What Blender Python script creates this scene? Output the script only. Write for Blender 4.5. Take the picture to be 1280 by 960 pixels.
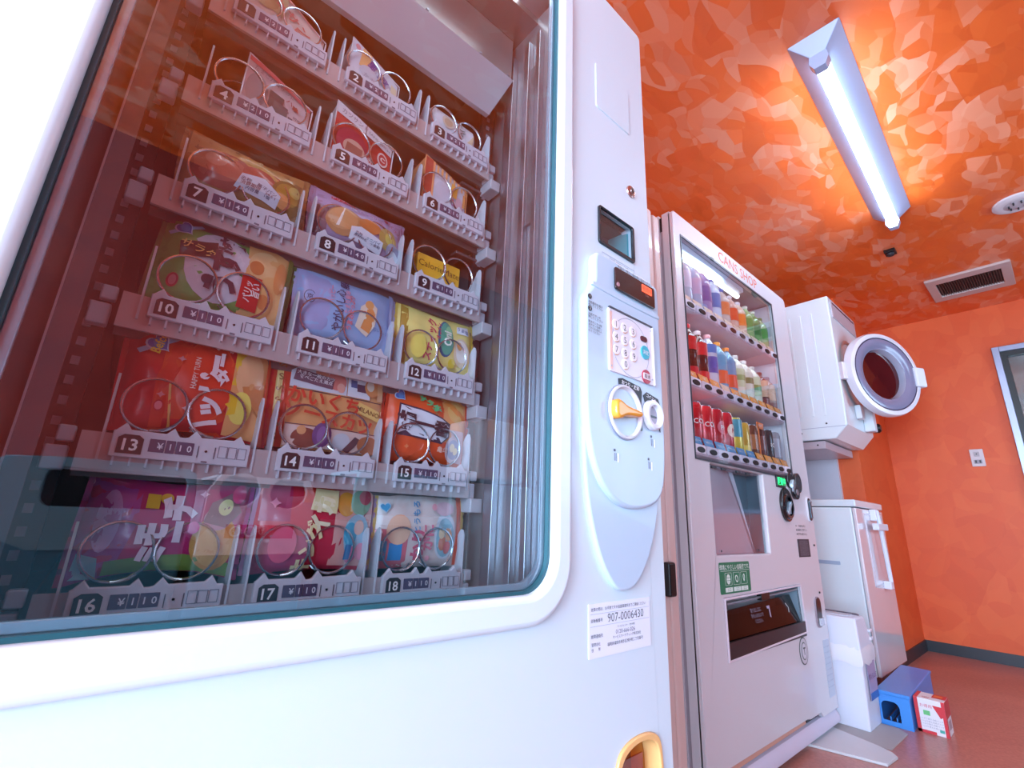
import bpy, bmesh, math, random
from mathutils import Vector, Matrix
random.seed(7)
for o in list(bpy.data.objects): bpy.data.objects.remove(o)
C = bpy.context.scene.collection
SC = bpy.context.scene
PI = math.pi

# ---------------------------------------------------------------- camera
F_PX, YAW, PITCH, ROLL = 581.1275, 0.871068823, 0.280262627, 0.0417506902
ca, sa, cb, sb, cc, sc_ = math.cos(YAW), math.sin(YAW), math.cos(PITCH), math.sin(PITCH), math.cos(ROLL), math.sin(ROLL)
fwd = Vector((ca*cb, sa*cb, sb)); r0 = Vector((sa, -ca, 0)); u0 = r0.cross(fwd)
right = r0*cc + u0*sc_; up = -r0*sc_ + u0*cc
cam = bpy.data.cameras.new('camera'); cam.sensor_width = 36; cam.lens = F_PX/1280*36; cam.clip_start = .02
co = bpy.data.objects.new('camera', cam); C.objects.link(co)
co.matrix_world = Matrix(((right.x, up.x, -fwd.x, 0), (right.y, up.y, -fwd.y, 0), (right.z, up.z, -fwd.z, 0), (0, 0, 0, 1)))
SC.camera = co

# ---------------------------------------------------------------- light, sky, exposure
w = bpy.data.worlds.new('world'); SC.world = w; w.use_nodes = True
w.node_tree.nodes['Background'].inputs[0].default_value = (.62, .78, 1, 1)
w.node_tree.nodes['Background'].inputs[1].default_value = 2.2
def area(name, loc, size, power, col, aim):
    l = bpy.data.lights.new(name, 'AREA'); l.shape = 'RECTANGLE'; l.size, l.size_y = size
    l.energy = power; l.color = col
    o = bpy.data.objects.new(name, l); C.objects.link(o); o.location = loc
    o.rotation_euler = (Vector(aim)-Vector(loc)).to_track_quat('-Z', 'Z').to_euler(); return o
area('assumed_daylight', (-1.75, -1.36, .28), (1.7, 1.9), 52, (.58, .77, 1), (-1.0, .5, .1))    # assumed light from outdoors, set at an added glass door
area('assumed_side_light', (-2.93, -.45, .35), (1.5, 1.5), 170, (.50, .76, 1), (2.5, .1, .2))   # assumed cool light from the room's left end, set at an added window
area('cool_fill', (3.1, -1.37, .62), (1.2, 1.0), 16, (.50, .74, 1), (2.3, .7, .1))     # cool fill added for the drink machine, set at an invented window
area('snack_fill', (.19, .50, 1.035), (.50, .03), .42, (.78, .90, 1), (.19, .66, .2))      # unseen light added above the snack window to brighten its shelves
TUBE = 32.0
SC.view_settings.view_transform = 'Standard'; SC.view_settings.look = 'None'
SC.view_settings.exposure = 0.45; SC.view_settings.gamma = 1

# ---------------------------------------------------------------- materials
def lin(h):
    if isinstance(h, tuple): return h
    v = [int(h[i:i+2], 16)/255 for i in (0, 2, 4)]
    return tuple(x/12.92 if x <= .04045 else ((x+.055)/1.055)**2.4 for x in v)
MC = {}
def M(h, rough=.45, metal=0., spec=.5, coat=0., noise=.04, emit=0., trans=0.):
    k = (h, rough, metal, spec, coat, noise, emit, trans)
    if k in MC: return MC[k]
    m = bpy.data.materials.new('paint_'+str(len(MC))); m.use_nodes = True; nt = m.node_tree; b = nt.nodes['Principled BSDF']
    c = lin(h); b.inputs['Roughness'].default_value = rough; b.inputs['Metallic'].default_value = metal
    b.inputs['Specular IOR Level'].default_value = spec; b.inputs['Coat Weight'].default_value = coat
    if trans: b.inputs['Transmission Weight'].default_value = trans
    if emit:
        b.inputs['Emission Color'].default_value = (*c, 1); b.inputs['Emission Strength'].default_value = emit
    tc = nt.nodes.new('ShaderNodeTexCoord'); n = nt.nodes.new('ShaderNodeTexNoise'); n.inputs['Scale'].default_value = 9; n.inputs['Detail'].default_value = 2
    mx = nt.nodes.new('ShaderNodeMix'); mx.data_type = 'RGBA'
    mx.inputs[6].default_value = (*[x*(1-noise) for x in c], 1); mx.inputs[7].default_value = (*[min(1, x*(1+noise)) for x in c], 1)
    nt.links.new(tc.outputs['Object'], n.inputs['Vector']); nt.links.new(n.outputs['Fac'], mx.inputs[0]); nt.links.new(mx.outputs[2], b.inputs['Base Color'])
    MC[k] = m; return m
def glass(name, tint, ior=1.5, boost=0., rough=.0, refl=1.):
    m = bpy.data.materials.new(name); m.use_nodes = True; nt = m.node_tree; nt.nodes.clear()
    out = nt.nodes.new('ShaderNodeOutputMaterial'); mx = nt.nodes.new('ShaderNodeMixShader')
    t = nt.nodes.new('ShaderNodeBsdfTransparent'); t.inputs[0].default_value = (*tint, 1)
    g = nt.nodes.new('ShaderNodeBsdfGlossy'); g.inputs['Roughness'].default_value = rough; g.inputs[0].default_value = (refl, refl, refl, 1)
    ge = nt.nodes.new('ShaderNodeNewGeometry'); dt = nt.nodes.new('ShaderNodeVectorMath'); dt.operation = 'DOT_PRODUCT'      # Schlick, the same from either side
    nt.links.new(ge.outputs['Incoming'], dt.inputs[0]); nt.links.new(ge.outputs['Normal'], dt.inputs[1])
    def mth(op, a0, b0=None, clamp=False):
        n = nt.nodes.new('ShaderNodeMath'); n.operation = op; n.use_clamp = clamp
        for k, q in enumerate((a0, b0)):
            if q is None: continue
            if isinstance(q, (int, float)): n.inputs[k].default_value = q
            else: nt.links.new(q, n.inputs[k])
        return n.outputs[0]
    F0 = ((ior-1)/(ior+1))**2
    f = mth('POWER', mth('SUBTRACT', 1., mth('ABSOLUTE', dt.outputs['Value'])), 5.)
    f = mth('ADD', mth('MULTIPLY', mth('ADD', mth('MULTIPLY', f, 1-F0), F0), 1.7), boost, True)
    nt.links.new(f, mx.inputs[0]); nt.links.new(t.outputs[0], mx.inputs[1]); nt.links.new(g.outputs[0], mx.inputs[2])
    nt.links.new(mx.outputs[0], out.inputs[0]); return m
def suede(name, dark, mid, pale, scale=7., rough=.42, pearl=.4, contrast=.5, spec=.5):
    """torn-patch pearl wallpaper: warped cells, each with its own tone and its own slight tilt"""
    m = bpy.data.materials.new(name); m.use_nodes = True; nt = m.node_tree; b = nt.nodes['Principled BSDF']; L = nt.links
    tc = nt.nodes.new('ShaderNodeTexCoord'); mp = nt.nodes.new('ShaderNodeMapping'); mp.inputs['Rotation'].default_value = (.0, .0, .6); mp.inputs['Scale'].default_value = (1, 1.9, 1.5)
    nz = nt.nodes.new('ShaderNodeTexNoise'); nz.inputs['Scale'].default_value = 5; nz.inputs['Detail'].default_value = 1
    ad = nt.nodes.new('ShaderNodeMix'); ad.data_type = 'VECTOR'; ad.blend_type = 'MIX' if hasattr(ad, 'blend_type') else 'MIX'; ad.inputs[0].default_value = .12
    L.new(tc.outputs['Object'], nz.inputs['Vector']); L.new(tc.outputs['Object'], mp.inputs['Vector'])
    L.new(mp.outputs[0], ad.inputs[4]); L.new(nz.outputs['Color'], ad.inputs[5])
    v1 = nt.nodes.new('ShaderNodeTexVoronoi'); v1.inputs['Scale'].default_value = scale
    v2 = nt.nodes.new('ShaderNodeTexVoronoi'); v2.inputs['Scale'].default_value = scale*1.9
    L.new(ad.outputs[1], v1.inputs['Vector']); L.new(ad.outputs[1], v2.inputs['Vector'])
    s1 = nt.nodes.new('ShaderNodeSeparateColor'); s2 = nt.nodes.new('ShaderNodeSeparateColor'); L.new(v1.outputs['Color'], s1.inputs[0]); L.new(v2.outputs['Color'], s2.inputs[0])
    av = nt.nodes.new('ShaderNodeMath'); av.operation = 'MULTIPLY_ADD'; av.inputs[1].default_value = .55; L.new(s1.outputs[0], av.inputs[0])
    hv = nt.nodes.new('ShaderNodeMath'); hv.operation = 'MULTIPLY'; hv.inputs[1].default_value = .45; L.new(s2.outputs[1], hv.inputs[0]); L.new(hv.outputs[0], av.inputs[2])
    cr = nt.nodes.new('ShaderNodeValToRGB'); e = cr.color_ramp.elements
    e[0].position = .5-contrast*.5; e[0].color = (*lin(dark), 1); e[1].position = .5+contrast*.5; e[1].color = (*lin(pale), 1)
    k = cr.color_ramp.elements.new(.5); k.color = (*lin(mid), 1)
    L.new(av.outputs[0], cr.inputs[0]); L.new(cr.outputs[0], b.inputs['Base Color'])
    ge = nt.nodes.new('ShaderNodeNewGeometry')
    sub = nt.nodes.new('ShaderNodeVectorMath'); sub.operation = 'SUBTRACT'; sub.inputs[1].default_value = (.5, .5, .5); L.new(v2.outputs['Color'], sub.inputs[0])
    sc = nt.nodes.new('ShaderNodeVectorMath'); sc.operation = 'SCALE'; sc.inputs['Scale'].default_value = pearl; L.new(sub.outputs[0], sc.inputs[0])
    an = nt.nodes.new('ShaderNodeVectorMath'); an.operation = 'ADD'; L.new(ge.outputs['Normal'], an.inputs[0]); L.new(sc.outputs[0], an.inputs[1])
    nn = nt.nodes.new('ShaderNodeVectorMath'); nn.operation = 'NORMALIZE'; L.new(an.outputs[0], nn.inputs[0]); L.new(nn.outputs[0], b.inputs['Normal'])
    b.inputs['Roughness'].default_value = rough; b.inputs['Specular IOR Level'].default_value = spec
    return m
WALL = suede('orange_wallpaper', 'de5826', 'e4602c', 'ea6a34', 4.0, .5, .02, .9)
CEIL = suede('orange_ceiling_paper', 'e65c1c', 'ec6826', 'f09c7a', 7.0, .42, .12, .95, .7)
WALLF = suede('maroon_wallpaper', '8a3430', '963a34', 'a0443a', 4.0, .5, .02, .9)
def floor_mat():
    m = bpy.data.materials.new('speckled_vinyl'); m.use_nodes = True; nt = m.node_tree; b = nt.nodes['Principled BSDF']; L = nt.links
    tc = nt.nodes.new('ShaderNodeTexCoord')
    n1 = nt.nodes.new('ShaderNodeTexNoise'); n1.inputs['Scale'].default_value = 90; n1.inputs['Detail'].default_value = 3
    n2 = nt.nodes.new('ShaderNodeTexNoise'); n2.inputs['Scale'].default_value = 3; n2.inputs['Detail'].default_value = 4
    v = nt.nodes.new('ShaderNodeTexVoronoi'); v.inputs['Scale'].default_value = 60
    for t in (n1, n2, v): L.new(tc.outputs['Object'], t.inputs['Vector'])
    cr = nt.nodes.new('ShaderNodeValToRGB'); cr.color_ramp.elements[0].position = .3; cr.color_ramp.elements[0].color = (*lin('9c6258'), 1); cr.color_ramp.elements[1].position = .7; cr.color_ramp.elements[1].color = (*lin('c48678'), 1)
    mx = nt.nodes.new('ShaderNodeMath'); mx.operation = 'ADD'; h = nt.nodes.new('ShaderNodeMath'); h.operation = 'MULTIPLY'; h.inputs[1].default_value = .5
    L.new(n1.outputs['Fac'], mx.inputs[0]); L.new(n2.outputs['Fac'], mx.inputs[1]); L.new(mx.outputs[0], h.inputs[0]); L.new(h.outputs[0], cr.inputs[0])
    sp = nt.nodes.new('ShaderNodeMath'); sp.operation = 'LESS_THAN'; sp.inputs[1].default_value = .13; L.new(v.outputs['Distance'], sp.inputs[0])
    c2 = nt.nodes.new('ShaderNodeMix'); c2.data_type = 'RGBA'; c2.inputs[7].default_value = (*lin('c98f78'), 1); L.new(cr.outputs[0], c2.inputs[6])
    s2 = nt.nodes.new('ShaderNodeMath'); s2.operation = 'MULTIPLY'; s2.inputs[1].default_value = .45; L.new(sp.outputs[0], s2.inputs[0]); L.new(s2.outputs[0], c2.inputs[0])
    L.new(c2.outputs[2], b.inputs['Base Color']); b.inputs['Roughness'].default_value = .3; return m
FLOOR = floor_mat()
SNACKW = M('d6e6f0', .32, coat=.2, noise=.01)      # enamel of the snack machine
SNACKP = M('bfd6ea', .35, coat=.2, noise=.01)
RIM = M('deeef8', .3, coat=.3, noise=.01)
CANW = M('d9d6dc', .3, coat=.3, noise=.01)
SLIMW = M('dcbfb8', .35, coat=.2, noise=.01)
PLAST = M('d6d8e2', .4); PLASTG = M('b9bcc8', .4)
METAL = M('a8acb4', .32, 1., noise=.12); METALD = M('7a7478', .45, .8, noise=.15)
WIRE = M('c9ccd2', .22, 1., noise=.02)
BLACK = M('121316', .3); DKGREY = M('2c2e34', .45); WHITE = M('eceef4', .4); TXT = M('2a2a30', .6, noise=0)
CLEARG = glass('cabinet_glass', (.82, .88, .91), 1.5, .085)
PANE2 = glass('display_glass', (.95, .97, 1), 1.5, .01)
SMOKE = glass('smoked_flap', (.20, .18, .22), 1.45, .0, .12, .45)
CLRP = glass('clear_plastic', (.86, .90, .94), 1.45, .03, .06)
LENS = glass('grey_lens', (.62, .62, .72), 1.5, .08, .08)
TUBEM = M((1., 1., 1.), .4, emit=TUBE)
TUBEM.node_tree.nodes['Principled BSDF'].inputs['Emission Color'].default_value = (.60, .82, 1, 1)

# ---------------------------------------------------------------- geometry helpers
_tc = {}
def text_geo(s, bold=.0):
    k = (s, bold)
    if k in _tc: return _tc[k]
    cu = bpy.data.curves.new('t', 'FONT'); cu.body = s; cu.size = 1; cu.resolution_u = 2; cu.align_x = 'CENTER'; cu.align_y = 'CENTER'; cu.offset = bold
    o = bpy.data.objects.new('t', cu); C.objects.link(o); bpy.context.view_layer.update()
    me = o.evaluated_get(bpy.context.evaluated_depsgraph_get()).to_mesh()
    V = [(v.co.x, v.co.y) for v in me.vertices]; Fs = [tuple(p.vertices) for p in me.polygons]
    if V:
        cx = (min(v[0] for v in V)+max(v[0] for v in V))/2; cy = (min(v[1] for v in V)+max(v[1] for v in V))/2
        V = [(x-cx, y-cy) for x, y in V]
    bpy.data.objects.remove(o); bpy.data.curves.remove(cu)
    _tc[k] = (V, Fs); return _tc[k]
def plate_geo(loops, half, bevel=0., res=2):
    cu = bpy.data.curves.new('p', 'CURVE'); cu.dimensions = '2D'; cu.fill_mode = 'BOTH'; cu.extrude = max(half-bevel, 1e-5); cu.bevel_depth = bevel; cu.bevel_resolution = res; cu.offset = -bevel
    for lp in loops:
        s = cu.splines.new('POLY'); s.points.add(len(lp)-1); s.use_cyclic_u = True
        for p, q in zip(s.points, lp): p.co = (q[0], q[1], 0, 1)
    o = bpy.data.objects.new('p', cu); C.objects.link(o); bpy.context.view_layer.update()
    me = o.evaluated_get(bpy.context.evaluated_depsgraph_get()).to_mesh()
    V = [tuple(v.co) for v in me.vertices]; Fs = [tuple(p.vertices) for p in me.polygons]
    bpy.data.objects.remove(o); bpy.data.curves.remove(cu); return V, Fs
def inside(p, lp):
    c = False
    for i in range(len(lp)):
        a, b = lp[i], lp[i-1]
        if (a[1] > p[1]) != (b[1] > p[1]) and p[0] < (b[0]-a[0])*(p[1]-a[1])/(b[1]-a[1])+a[0]: c = not c
    return c
def sheet_geo(loops, half):
    from mathutils.geometry import delaunay_2d_cdt
    P = []; E = []
    for lp in loops:
        o = len(P); P += [Vector((q[0], q[1])) for q in lp]; E += [(o+i, o+(i+1) % len(lp)) for i in range(len(lp))]
    v, e, f, _, _, _ = delaunay_2d_cdt(P, E, [], 0, 1e-6); keep = []
    for t in f:
        c = (sum(v[i][0] for i in t)/3, sum(v[i][1] for i in t)/3)
        if inside(c, loops[0]) and not any(inside(c, l) for l in loops[1:]): keep.append(tuple(t))
    n = len(v); V = [(a[0], a[1], half) for a in v]+[(a[0], a[1], -half) for a in v]; F_ = keep+[tuple(i+n for i in t[::-1]) for t in keep]; cnt = {}
    for t in keep:
        for k in range(3): a, b = t[k], t[(k+1) % 3]; cnt[(a, b)] = 1
    F_ += [(b, a, a+n, b+n) for (a, b) in cnt if (b, a) not in cnt]
    return V, F_
def rrect(x0, x1, y0, y1, r, n=6):
    if not isinstance(r, (tuple, list)): r = (r,)*4
    out = []
    for (cx, cy, a0, rr) in ((x1-r[0], y1-r[0], 0, r[0]), (x0+r[1], y1-r[1], 90, r[1]), (x0+r[2], y0+r[2], 180, r[2]), (x1-r[3], y0+r[3], 270, r[3])):
        for i in range(n+1):
            a = math.radians(a0+90*i/n); out.append((cx+rr*math.cos(a), cy+rr*math.sin(a)))
    return out
def ell(cx, cy, rx, ry, n=28): return [(cx+rx*math.cos(2*PI*i/n), cy+ry*math.sin(2*PI*i/n)) for i in range(n)]
FR = lambda y: (lambda a, b, c: (a, y-c, b))          # plane facing -Y at depth y
FX = lambda x: (lambda a, b, c: (x-c, -a, b))         # plane facing -X (a runs along -Y)
FZ = lambda z: (lambda a, b, c: (a, b, z+c))
FZD = lambda z: (lambda a, b, c: (a, b, z-c))
def smooth_out(pts, it=2):
    for _ in range(it):
        q = []
        for i in range(len(pts)):
            a, b = pts[i], pts[(i+1) % len(pts)]; q += [(a[0]*.75+b[0]*.25, a[1]*.75+b[1]*.25), (a[0]*.25+b[0]*.75, a[1]*.25+b[1]*.75)]
        pts = q
    return pts
LOC = {}
class G:
    def __init__(s): s.v = []; s.f = []; s.mi = []; s.m = []; s.sm = []
    def mid(s, m):
        if m not in s.m: s.m.append(m)
        return s.m.index(m)
    def add(s, V, Fs, m, smooth=False):
        o = len(s.v); s.v += [tuple(v) for v in V]; k = s.mid(m)
        for f in Fs: s.f.append(tuple(i+o for i in f)); s.mi.append(k); s.sm.append(smooth)
        return s
    def box(s, x0, x1, y0, y1, z0, z1, m):
        V = [(x, y, z) for x in (x0, x1) for y in (y0, y1) for z in (z0, z1)]
        return s.add(V, [(0, 1, 3, 2), (4, 6, 7, 5), (0, 4, 5, 1), (2, 3, 7, 6), (0, 2, 6, 4), (1, 5, 7, 3)], m)
    def quad(s, pts, m): return s.add(pts, [tuple(range(len(pts)))], m)
    def prism(s, poly, map3, c0, c1, m):
        n = len(poly); V = [map3(a, b, c0) for a, b in poly]+[map3(a, b, c1) for a, b in poly]
        return s.add(V, [tuple(range(n)), tuple(range(2*n-1, n-1, -1))]+[(i, (i+1) % n, (i+1) % n+n, i+n) for i in range(n)], m)
    def plate(s, loops, map3, half, m, bevel=0., res=2):
        V, Fs = plate_geo(loops, half, bevel, res); return s.add([map3(*v) for v in V], Fs, m, bevel > 0)
    def text(s, t, cx, cy, size, map3, m, rot=0, sx=1., bold=.0, lift=0.):
        V, Fs = text_geo(t, bold); c, q = math.cos(rot), math.sin(rot); out = []
        for x, y in V:
            x *= size*sx; y *= size; out.append(map3(cx+x*c-y*q, cy+x*q+y*c, lift))
        return s.add(out, Fs, m)
    def tube(s, pts, r, m, n=8, closed=False, caps=True):
        P = [Vector(p) for p in pts]; N = len(P); V = []; nrm = None
        for i in range(N):
            a = P[(i-1) % N] if (closed or i > 0) else P[i]; b = P[(i+1) % N] if (closed or i < N-1) else P[i]
            t = (b-a).normalized()
            if nrm is None: nrm = t.orthogonal().normalized()
            nrm = (nrm-t*nrm.dot(t)).normalized(); bn = t.cross(nrm)
            rr = r[i] if isinstance(r, (list, tuple)) else r
            for k in range(n):
                an = 2*PI*k/n; V.append(P[i]+(nrm*math.cos(an)+bn*math.sin(an))*rr)
        Fs = []
        for i in range(N if closed else N-1):
            j = (i+1) % N
            for k in range(n): Fs.append((i*n+k, i*n+(k+1) % n, j*n+(k+1) % n, j*n+k))
        if caps and not closed: Fs += [tuple(range(n-1, -1, -1)), tuple((N-1)*n+k for k in range(n))]
        return s.add(V, Fs, m, True)
    def lathe(s, prof, c, m, n=20, axis='z', cap=True):
        V = []; 
        for r, h in prof:
            for k in range(n):
                a = 2*PI*k/n; x, y = r*math.cos(a), r*math.sin(a)
                V.append({'z': (c[0]+x, c[1]+y, c[2]+h), 'y': (c[0]+x, c[1]+h, c[2]+y), 'x': (c[0]+h, c[1]+x, c[2]+y)}[axis])
        Fs = [(i*n+k, i*n+(k+1) % n, (i+1)*n+(k+1) % n, (i+1)*n+k) for i in range(len(prof)-1) for k in range(n)]
        if cap: Fs += [tuple(range(n)), tuple((len(prof)-1)*n+k for k in range(n))]
        return s.add(V, Fs, m, True)
    def build(s, name, parent=None, local=False, bevel=0., kind=None, flipfix=True, seg=2):
        me = bpy.data.meshes.new(name); root = parent
        while root is not None and root.parent is not None: root = root.parent
        off = Vector((0, 0, 0)) if (local or root is None) else LOC.get(root.name, Vector((0, 0, 0)))
        me.from_pydata([Vector(v)-off for v in s.v], [], s.f)
        for m in s.m: me.materials.append(m)
        for p, k, q in zip(me.polygons, s.mi, s.sm): p.material_index = k; p.use_smooth = True
        if flipfix:
            bm = bmesh.new(); bm.from_mesh(me); bmesh.ops.recalc_face_normals(bm, faces=bm.faces); bm.to_mesh(me); bm.free()
        me.set_sharp_from_angle(angle=math.radians(38))
        o = bpy.data.objects.new(name, me); C.objects.link(o)
        if parent is not None: o.parent = parent
        if bevel:
            b = o.modifiers.new('soft_edges', 'BEVEL'); b.width = bevel; b.segments = seg; b.limit_method = 'ANGLE'; b.angle_limit = math.radians(50)
            b.harden_normals = name != 'door'
        if kind: o['kind'] = kind
        return o
def thing(name, label, cat, loc=(0, 0, 0), rot=(0, 0, 0), group=None):
    o = bpy.data.objects.new(name, None); C.objects.link(o); o.location = loc; o.rotation_euler = rot; o.empty_display_size = .05
    o['label'] = label; o['category'] = cat; LOC[o.name] = Vector(loc)
    if group: o['group'] = group
    return o
def tag(o, label, cat, group=None):
    o['label'] = label; o['category'] = cat
    if group: o['group'] = group
    return o
def struct(name, g, bevel=0., parent=None):
    return g.build(name, parent, bevel=bevel, kind='structure')
FLZ = -.735; CZ = 1.537

# ================================================================ ROOM
XW = 4.37; YB = 1.50; YF = -1.45; XL = -3.0; YP = .80; XP = 3.52
g = G(); g.box(XL-.1, XW+.1, YF-.1, YB+.1, FLZ-.08, FLZ, FLOOR); struct('floor', g)
g = G(); g.box(XL-.1, XW+.1, YF-.1, YB+.1, CZ, CZ+.08, CEIL); struct('ceiling', g)
g = G(); g.box(XL, XP, YB, YB+.1, FLZ, CZ, WALL); struct('wall_back', g)
EX0, EX1 = -2.65, -.85
g = G(); g.box(XL, EX0, YF-.1, YF, FLZ, CZ, WALLF); g.box(EX1, 2.45, YF-.1, YF, FLZ, CZ, WALLF); g.box(3.75, XW, YF-.1, YF, FLZ, CZ, WALLF); g.box(2.45, 3.75, YF-.1, YF, 1.2, CZ, WALLF); g.box(2.45, 3.75, YF-.1, YF, FLZ, .05, WALLF); g.box(EX0, EX1, YF-.1, YF, 1.27, CZ, WALLF); struct('wall_front', g)
g = G(); g.box(XP, XW, YP, YB, FLZ, CZ, WALL); struct('wall_pillar', g)
wy1, wy0, wz0, wz1 = .155, -1.25, .12, 1.232         # far window opening
g = G(); g.box(XW, XW+.1, wy1, YP+.01, FLZ, CZ, WALL); g.box(XW, XW+.1, YF, wy0, FLZ, CZ, WALL); g.box(XW, XW+.1, wy0, wy1, wz1, CZ, WALL); g.box(XW, XW+.1, wy0, wy1, FLZ, wz0, WALL)
struct('wall_far', g)
g = G(); g.box(XL-.1, XL, YF, -1.25, FLZ, CZ, WALL); g.box(XL-.1, XL, .35, YB, FLZ, CZ, WALL); g.box(XL-.1, XL, -1.25, .35, 1.15, CZ, WALL); g.box(XL-.1, XL, -1.25, .35, FLZ, -.45, WALL); struct('wall_entrance', g)
g = G(); fr3 = M('8d9096', .35, .7)
for y in (-1.25, -.47, .31): g.box(XL-.08, XL-.03, y, y+.04, -.45, 1.15, fr3)
g.box(XL-.08, XL-.03, -1.25, .35, 1.11, 1.15, fr3); g.box(XL-.08, XL-.03, -1.25, .35, -.45, -.41, fr3); d3 = struct('added_side_window', g)  # side window invented out of view to let in the assumed side light
g = G(); g.box(XL-.058, XL-.052, -1.21, .31, -.41, 1.11, glass('added_side_glass', (.95, .98, 1), 1.5, 0)); g.build('pane', d3)
# unseen glass door added as an opening for the assumed outdoor light
fr = M('8d9096', .35, .7); g = G()
for x in (EX0, (EX0+EX1)/2-.04, (EX0+EX1)/2, EX1-.04): g.box(x, x+.04, YF-.08, YF-.03, FLZ, 1.27, fr)
g.box(EX0, EX1, YF-.08, YF-.03, 1.23, 1.27, fr); g.box(EX0, EX1, YF-.08, YF-.03, FLZ, FLZ+.08, fr); d1 = struct('added_door', g)
g = G(); g.box(EX0+.04, EX1-.04, YF-.058, YF-.052, FLZ+.08, 1.23, glass('added_door_glass', (.95, .98, 1), 1.5, 0)); g.build('glass_pane', d1)
g = G()
for x in (2.45, 3.08, 3.71): g.box(x, x+.04, YF-.08, YF-.03, .05, 1.2, fr)
g.box(2.45, 3.75, YF-.08, YF-.03, 1.16, 1.2, fr); g.box(2.45, 3.75, YF-.08, YF-.03, .05, .09, fr); d2 = struct('added_window', g)  # unseen window added as an opening for the cool fill
g = G(); g.box(2.49, 3.71, YF-.058, YF-.052, .09, 1.16, glass('added_window_glass', (.95, .98, 1), 1.5, 0)); g.build('pane', d2)
BB = M('2c3038', .4); g = G()
g.box(XW-.008, XW, YF, YP, FLZ, FLZ+.066, BB); struct('baseboard_far', g)
g = G(); g.box(XP, XW-.008, YP-.008, YP, FLZ, FLZ+.066, BB); struct('baseboard_pillar', g)
g = G(); g.box(EX1, XW-.008, YF, YF+.008, FLZ, FLZ+.066, BB); struct('baseboard_front', g)
g = G(); g.box(XP-.03, XP-.002, .915, YB-.002, FLZ, 1.2, M('d3d6e2', .18, coat=.4)); struct('trim_1', g)
# far window
alu = M('8f97ad', .3, .8); g = G(); x0, x1 = XW-.03, XW+.06
g.box(x0, x1, wy1-.035, wy1, wz0, wz1, alu); g.box(x0, x1, wy0, wy0+.035, wz0, wz1, alu); g.box(x0, x1, wy0+.035, wy1-.035, wz1-.035, wz1, alu); g.box(x0, x1, wy0+.035, wy1-.035, wz0, wz0+.035, alu)
blk = M('0e1013', .4)
win = struct('window_1', g, bevel=.002)
g = G(); a, b = wy0+.035, wy1-.035
g.box(XW-.012, XW+.05, b-.03, b, wz0+.035, wz1-.035, blk); g.box(XW-.012, XW+.05, a, a+.03, wz0+.035, wz1-.035, blk); g.box(XW-.012, XW+.05, a+.03, b-.03, wz1-.065, wz1-.035, blk); g.box(XW-.012, XW+.05, a+.03, b-.03, wz0+.035, wz0+.065, blk)
g.build('sash', win)
g = G(); g.box(XW+.018, XW+.024, a+.03, b-.03, wz0+.065, wz1-.065, glass('window_glass', (.55, .56, .58), 1.5, .02)); g.build('pane', win)
# backdrop and lamp added behind the far window to imitate its reflections
g = G(); t = M('8a8478', .6); g.box(XW+1.6, XW+1.65, -2.2, .9, .55, 1.6, t); g.box(XW+1.6, XW+1.65, -2.2, .9, FLZ, .55, M('2f4038', .6)); g.box(XW+.1, XW+1.65, -2.2, .9, 1.6, 1.65, M('80786c', .6)); g.box(XW+1.57, XW+1.6, -2.2, .9, .53, .60, M('55584e', .5)); g.box(XW+.1, XW+1.65, .9, .95, FLZ, 1.65, t); g.box(XW+.1, XW+1.65, -2.25, -2.2, FLZ, 1.65, t); g.box(XW+.1, XW+1.65, -2.2, .9, FLZ-.05, FLZ, M('4c4440', .6))
struct('wall_beyond', g)
g = G(); g.lathe([(.0, 0), (.03, .005), (.035, .03), (.02, .06), (.02, .09)], (XW+1.5, -.12, 1.28), M((1., .95, .8), .4, emit=9), axis='z'); g.tube([(XW+1.6, -.12, 1.33), (XW+1.5, -.12, 1.36)], .01, METALD)
tag(g.build('reflection_glow'), 'small glow added behind the far window, standing in for a reflected ceiling light', 'lamp')

# ---------------------------------------------------------------- tube fixtures
def fixture(x0, y0, x1, y1, label):
    L = math.hypot(x1-x0, y1-y0); a = math.atan2(y1-y0, x1-x0)
    t = thing('ceiling_light', label, 'ceiling light', ((x0+x1)/2, (y0+y1)/2, CZ), (0, 0, a), 'fluorescent tube fixtures')
    e = M('a3b2d2', .3, noise=.01); g = G(); h = L/2
    wt, wb, d = .075, .022, .062
    V = [(-h, -wt, 0), (-h, wt, 0), (h, wt, 0), (h, -wt, 0), (-h+.03, -wb, -d), (-h+.03, wb, -d), (h-.03, wb, -d), (h-.03, -wb, -d)]
    V2 = [(x, y, z) for x, y, z in V]
    g.add(V2, [(0, 1, 2, 3), (4, 7, 6, 5), (0, 4, 5, 1), (3, 2, 6, 7), (0, 3, 7, 4), (1, 5, 6, 2)], e)
    g.build('reflector', t, local=True, bevel=.003)
    for s in (-1, 1):
        g = G(); xx = s*(h-.045)
        g.prism([(-.024, -.055), (.024, -.055), (.028, -.085), (.016, -.112), (-.016, -.112), (-.028, -.085)], lambda p, q, c: (c, p, q), xx-.016, xx+.016, e); g.build('lamp_holder', t, local=True, bevel=.002)
    g = G(); g.lathe([(.0165, -h+.062), (.0165, h-.062)], (0, 0, -.088), TUBEM, 16, 'x'); g.build('tube', t, local=True)
    return t
fixture(1.42, .262, 2.69, .312, 'white ceiling fixture with one lit fluorescent tube over the drink machine')
fixture(-1.55, -.28, -.28, -.28, 'assumed white tube fixture with a lit tube, out of view over the snack machine glass')  # unseen fixture, assumed from the bright snack machine front
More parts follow.
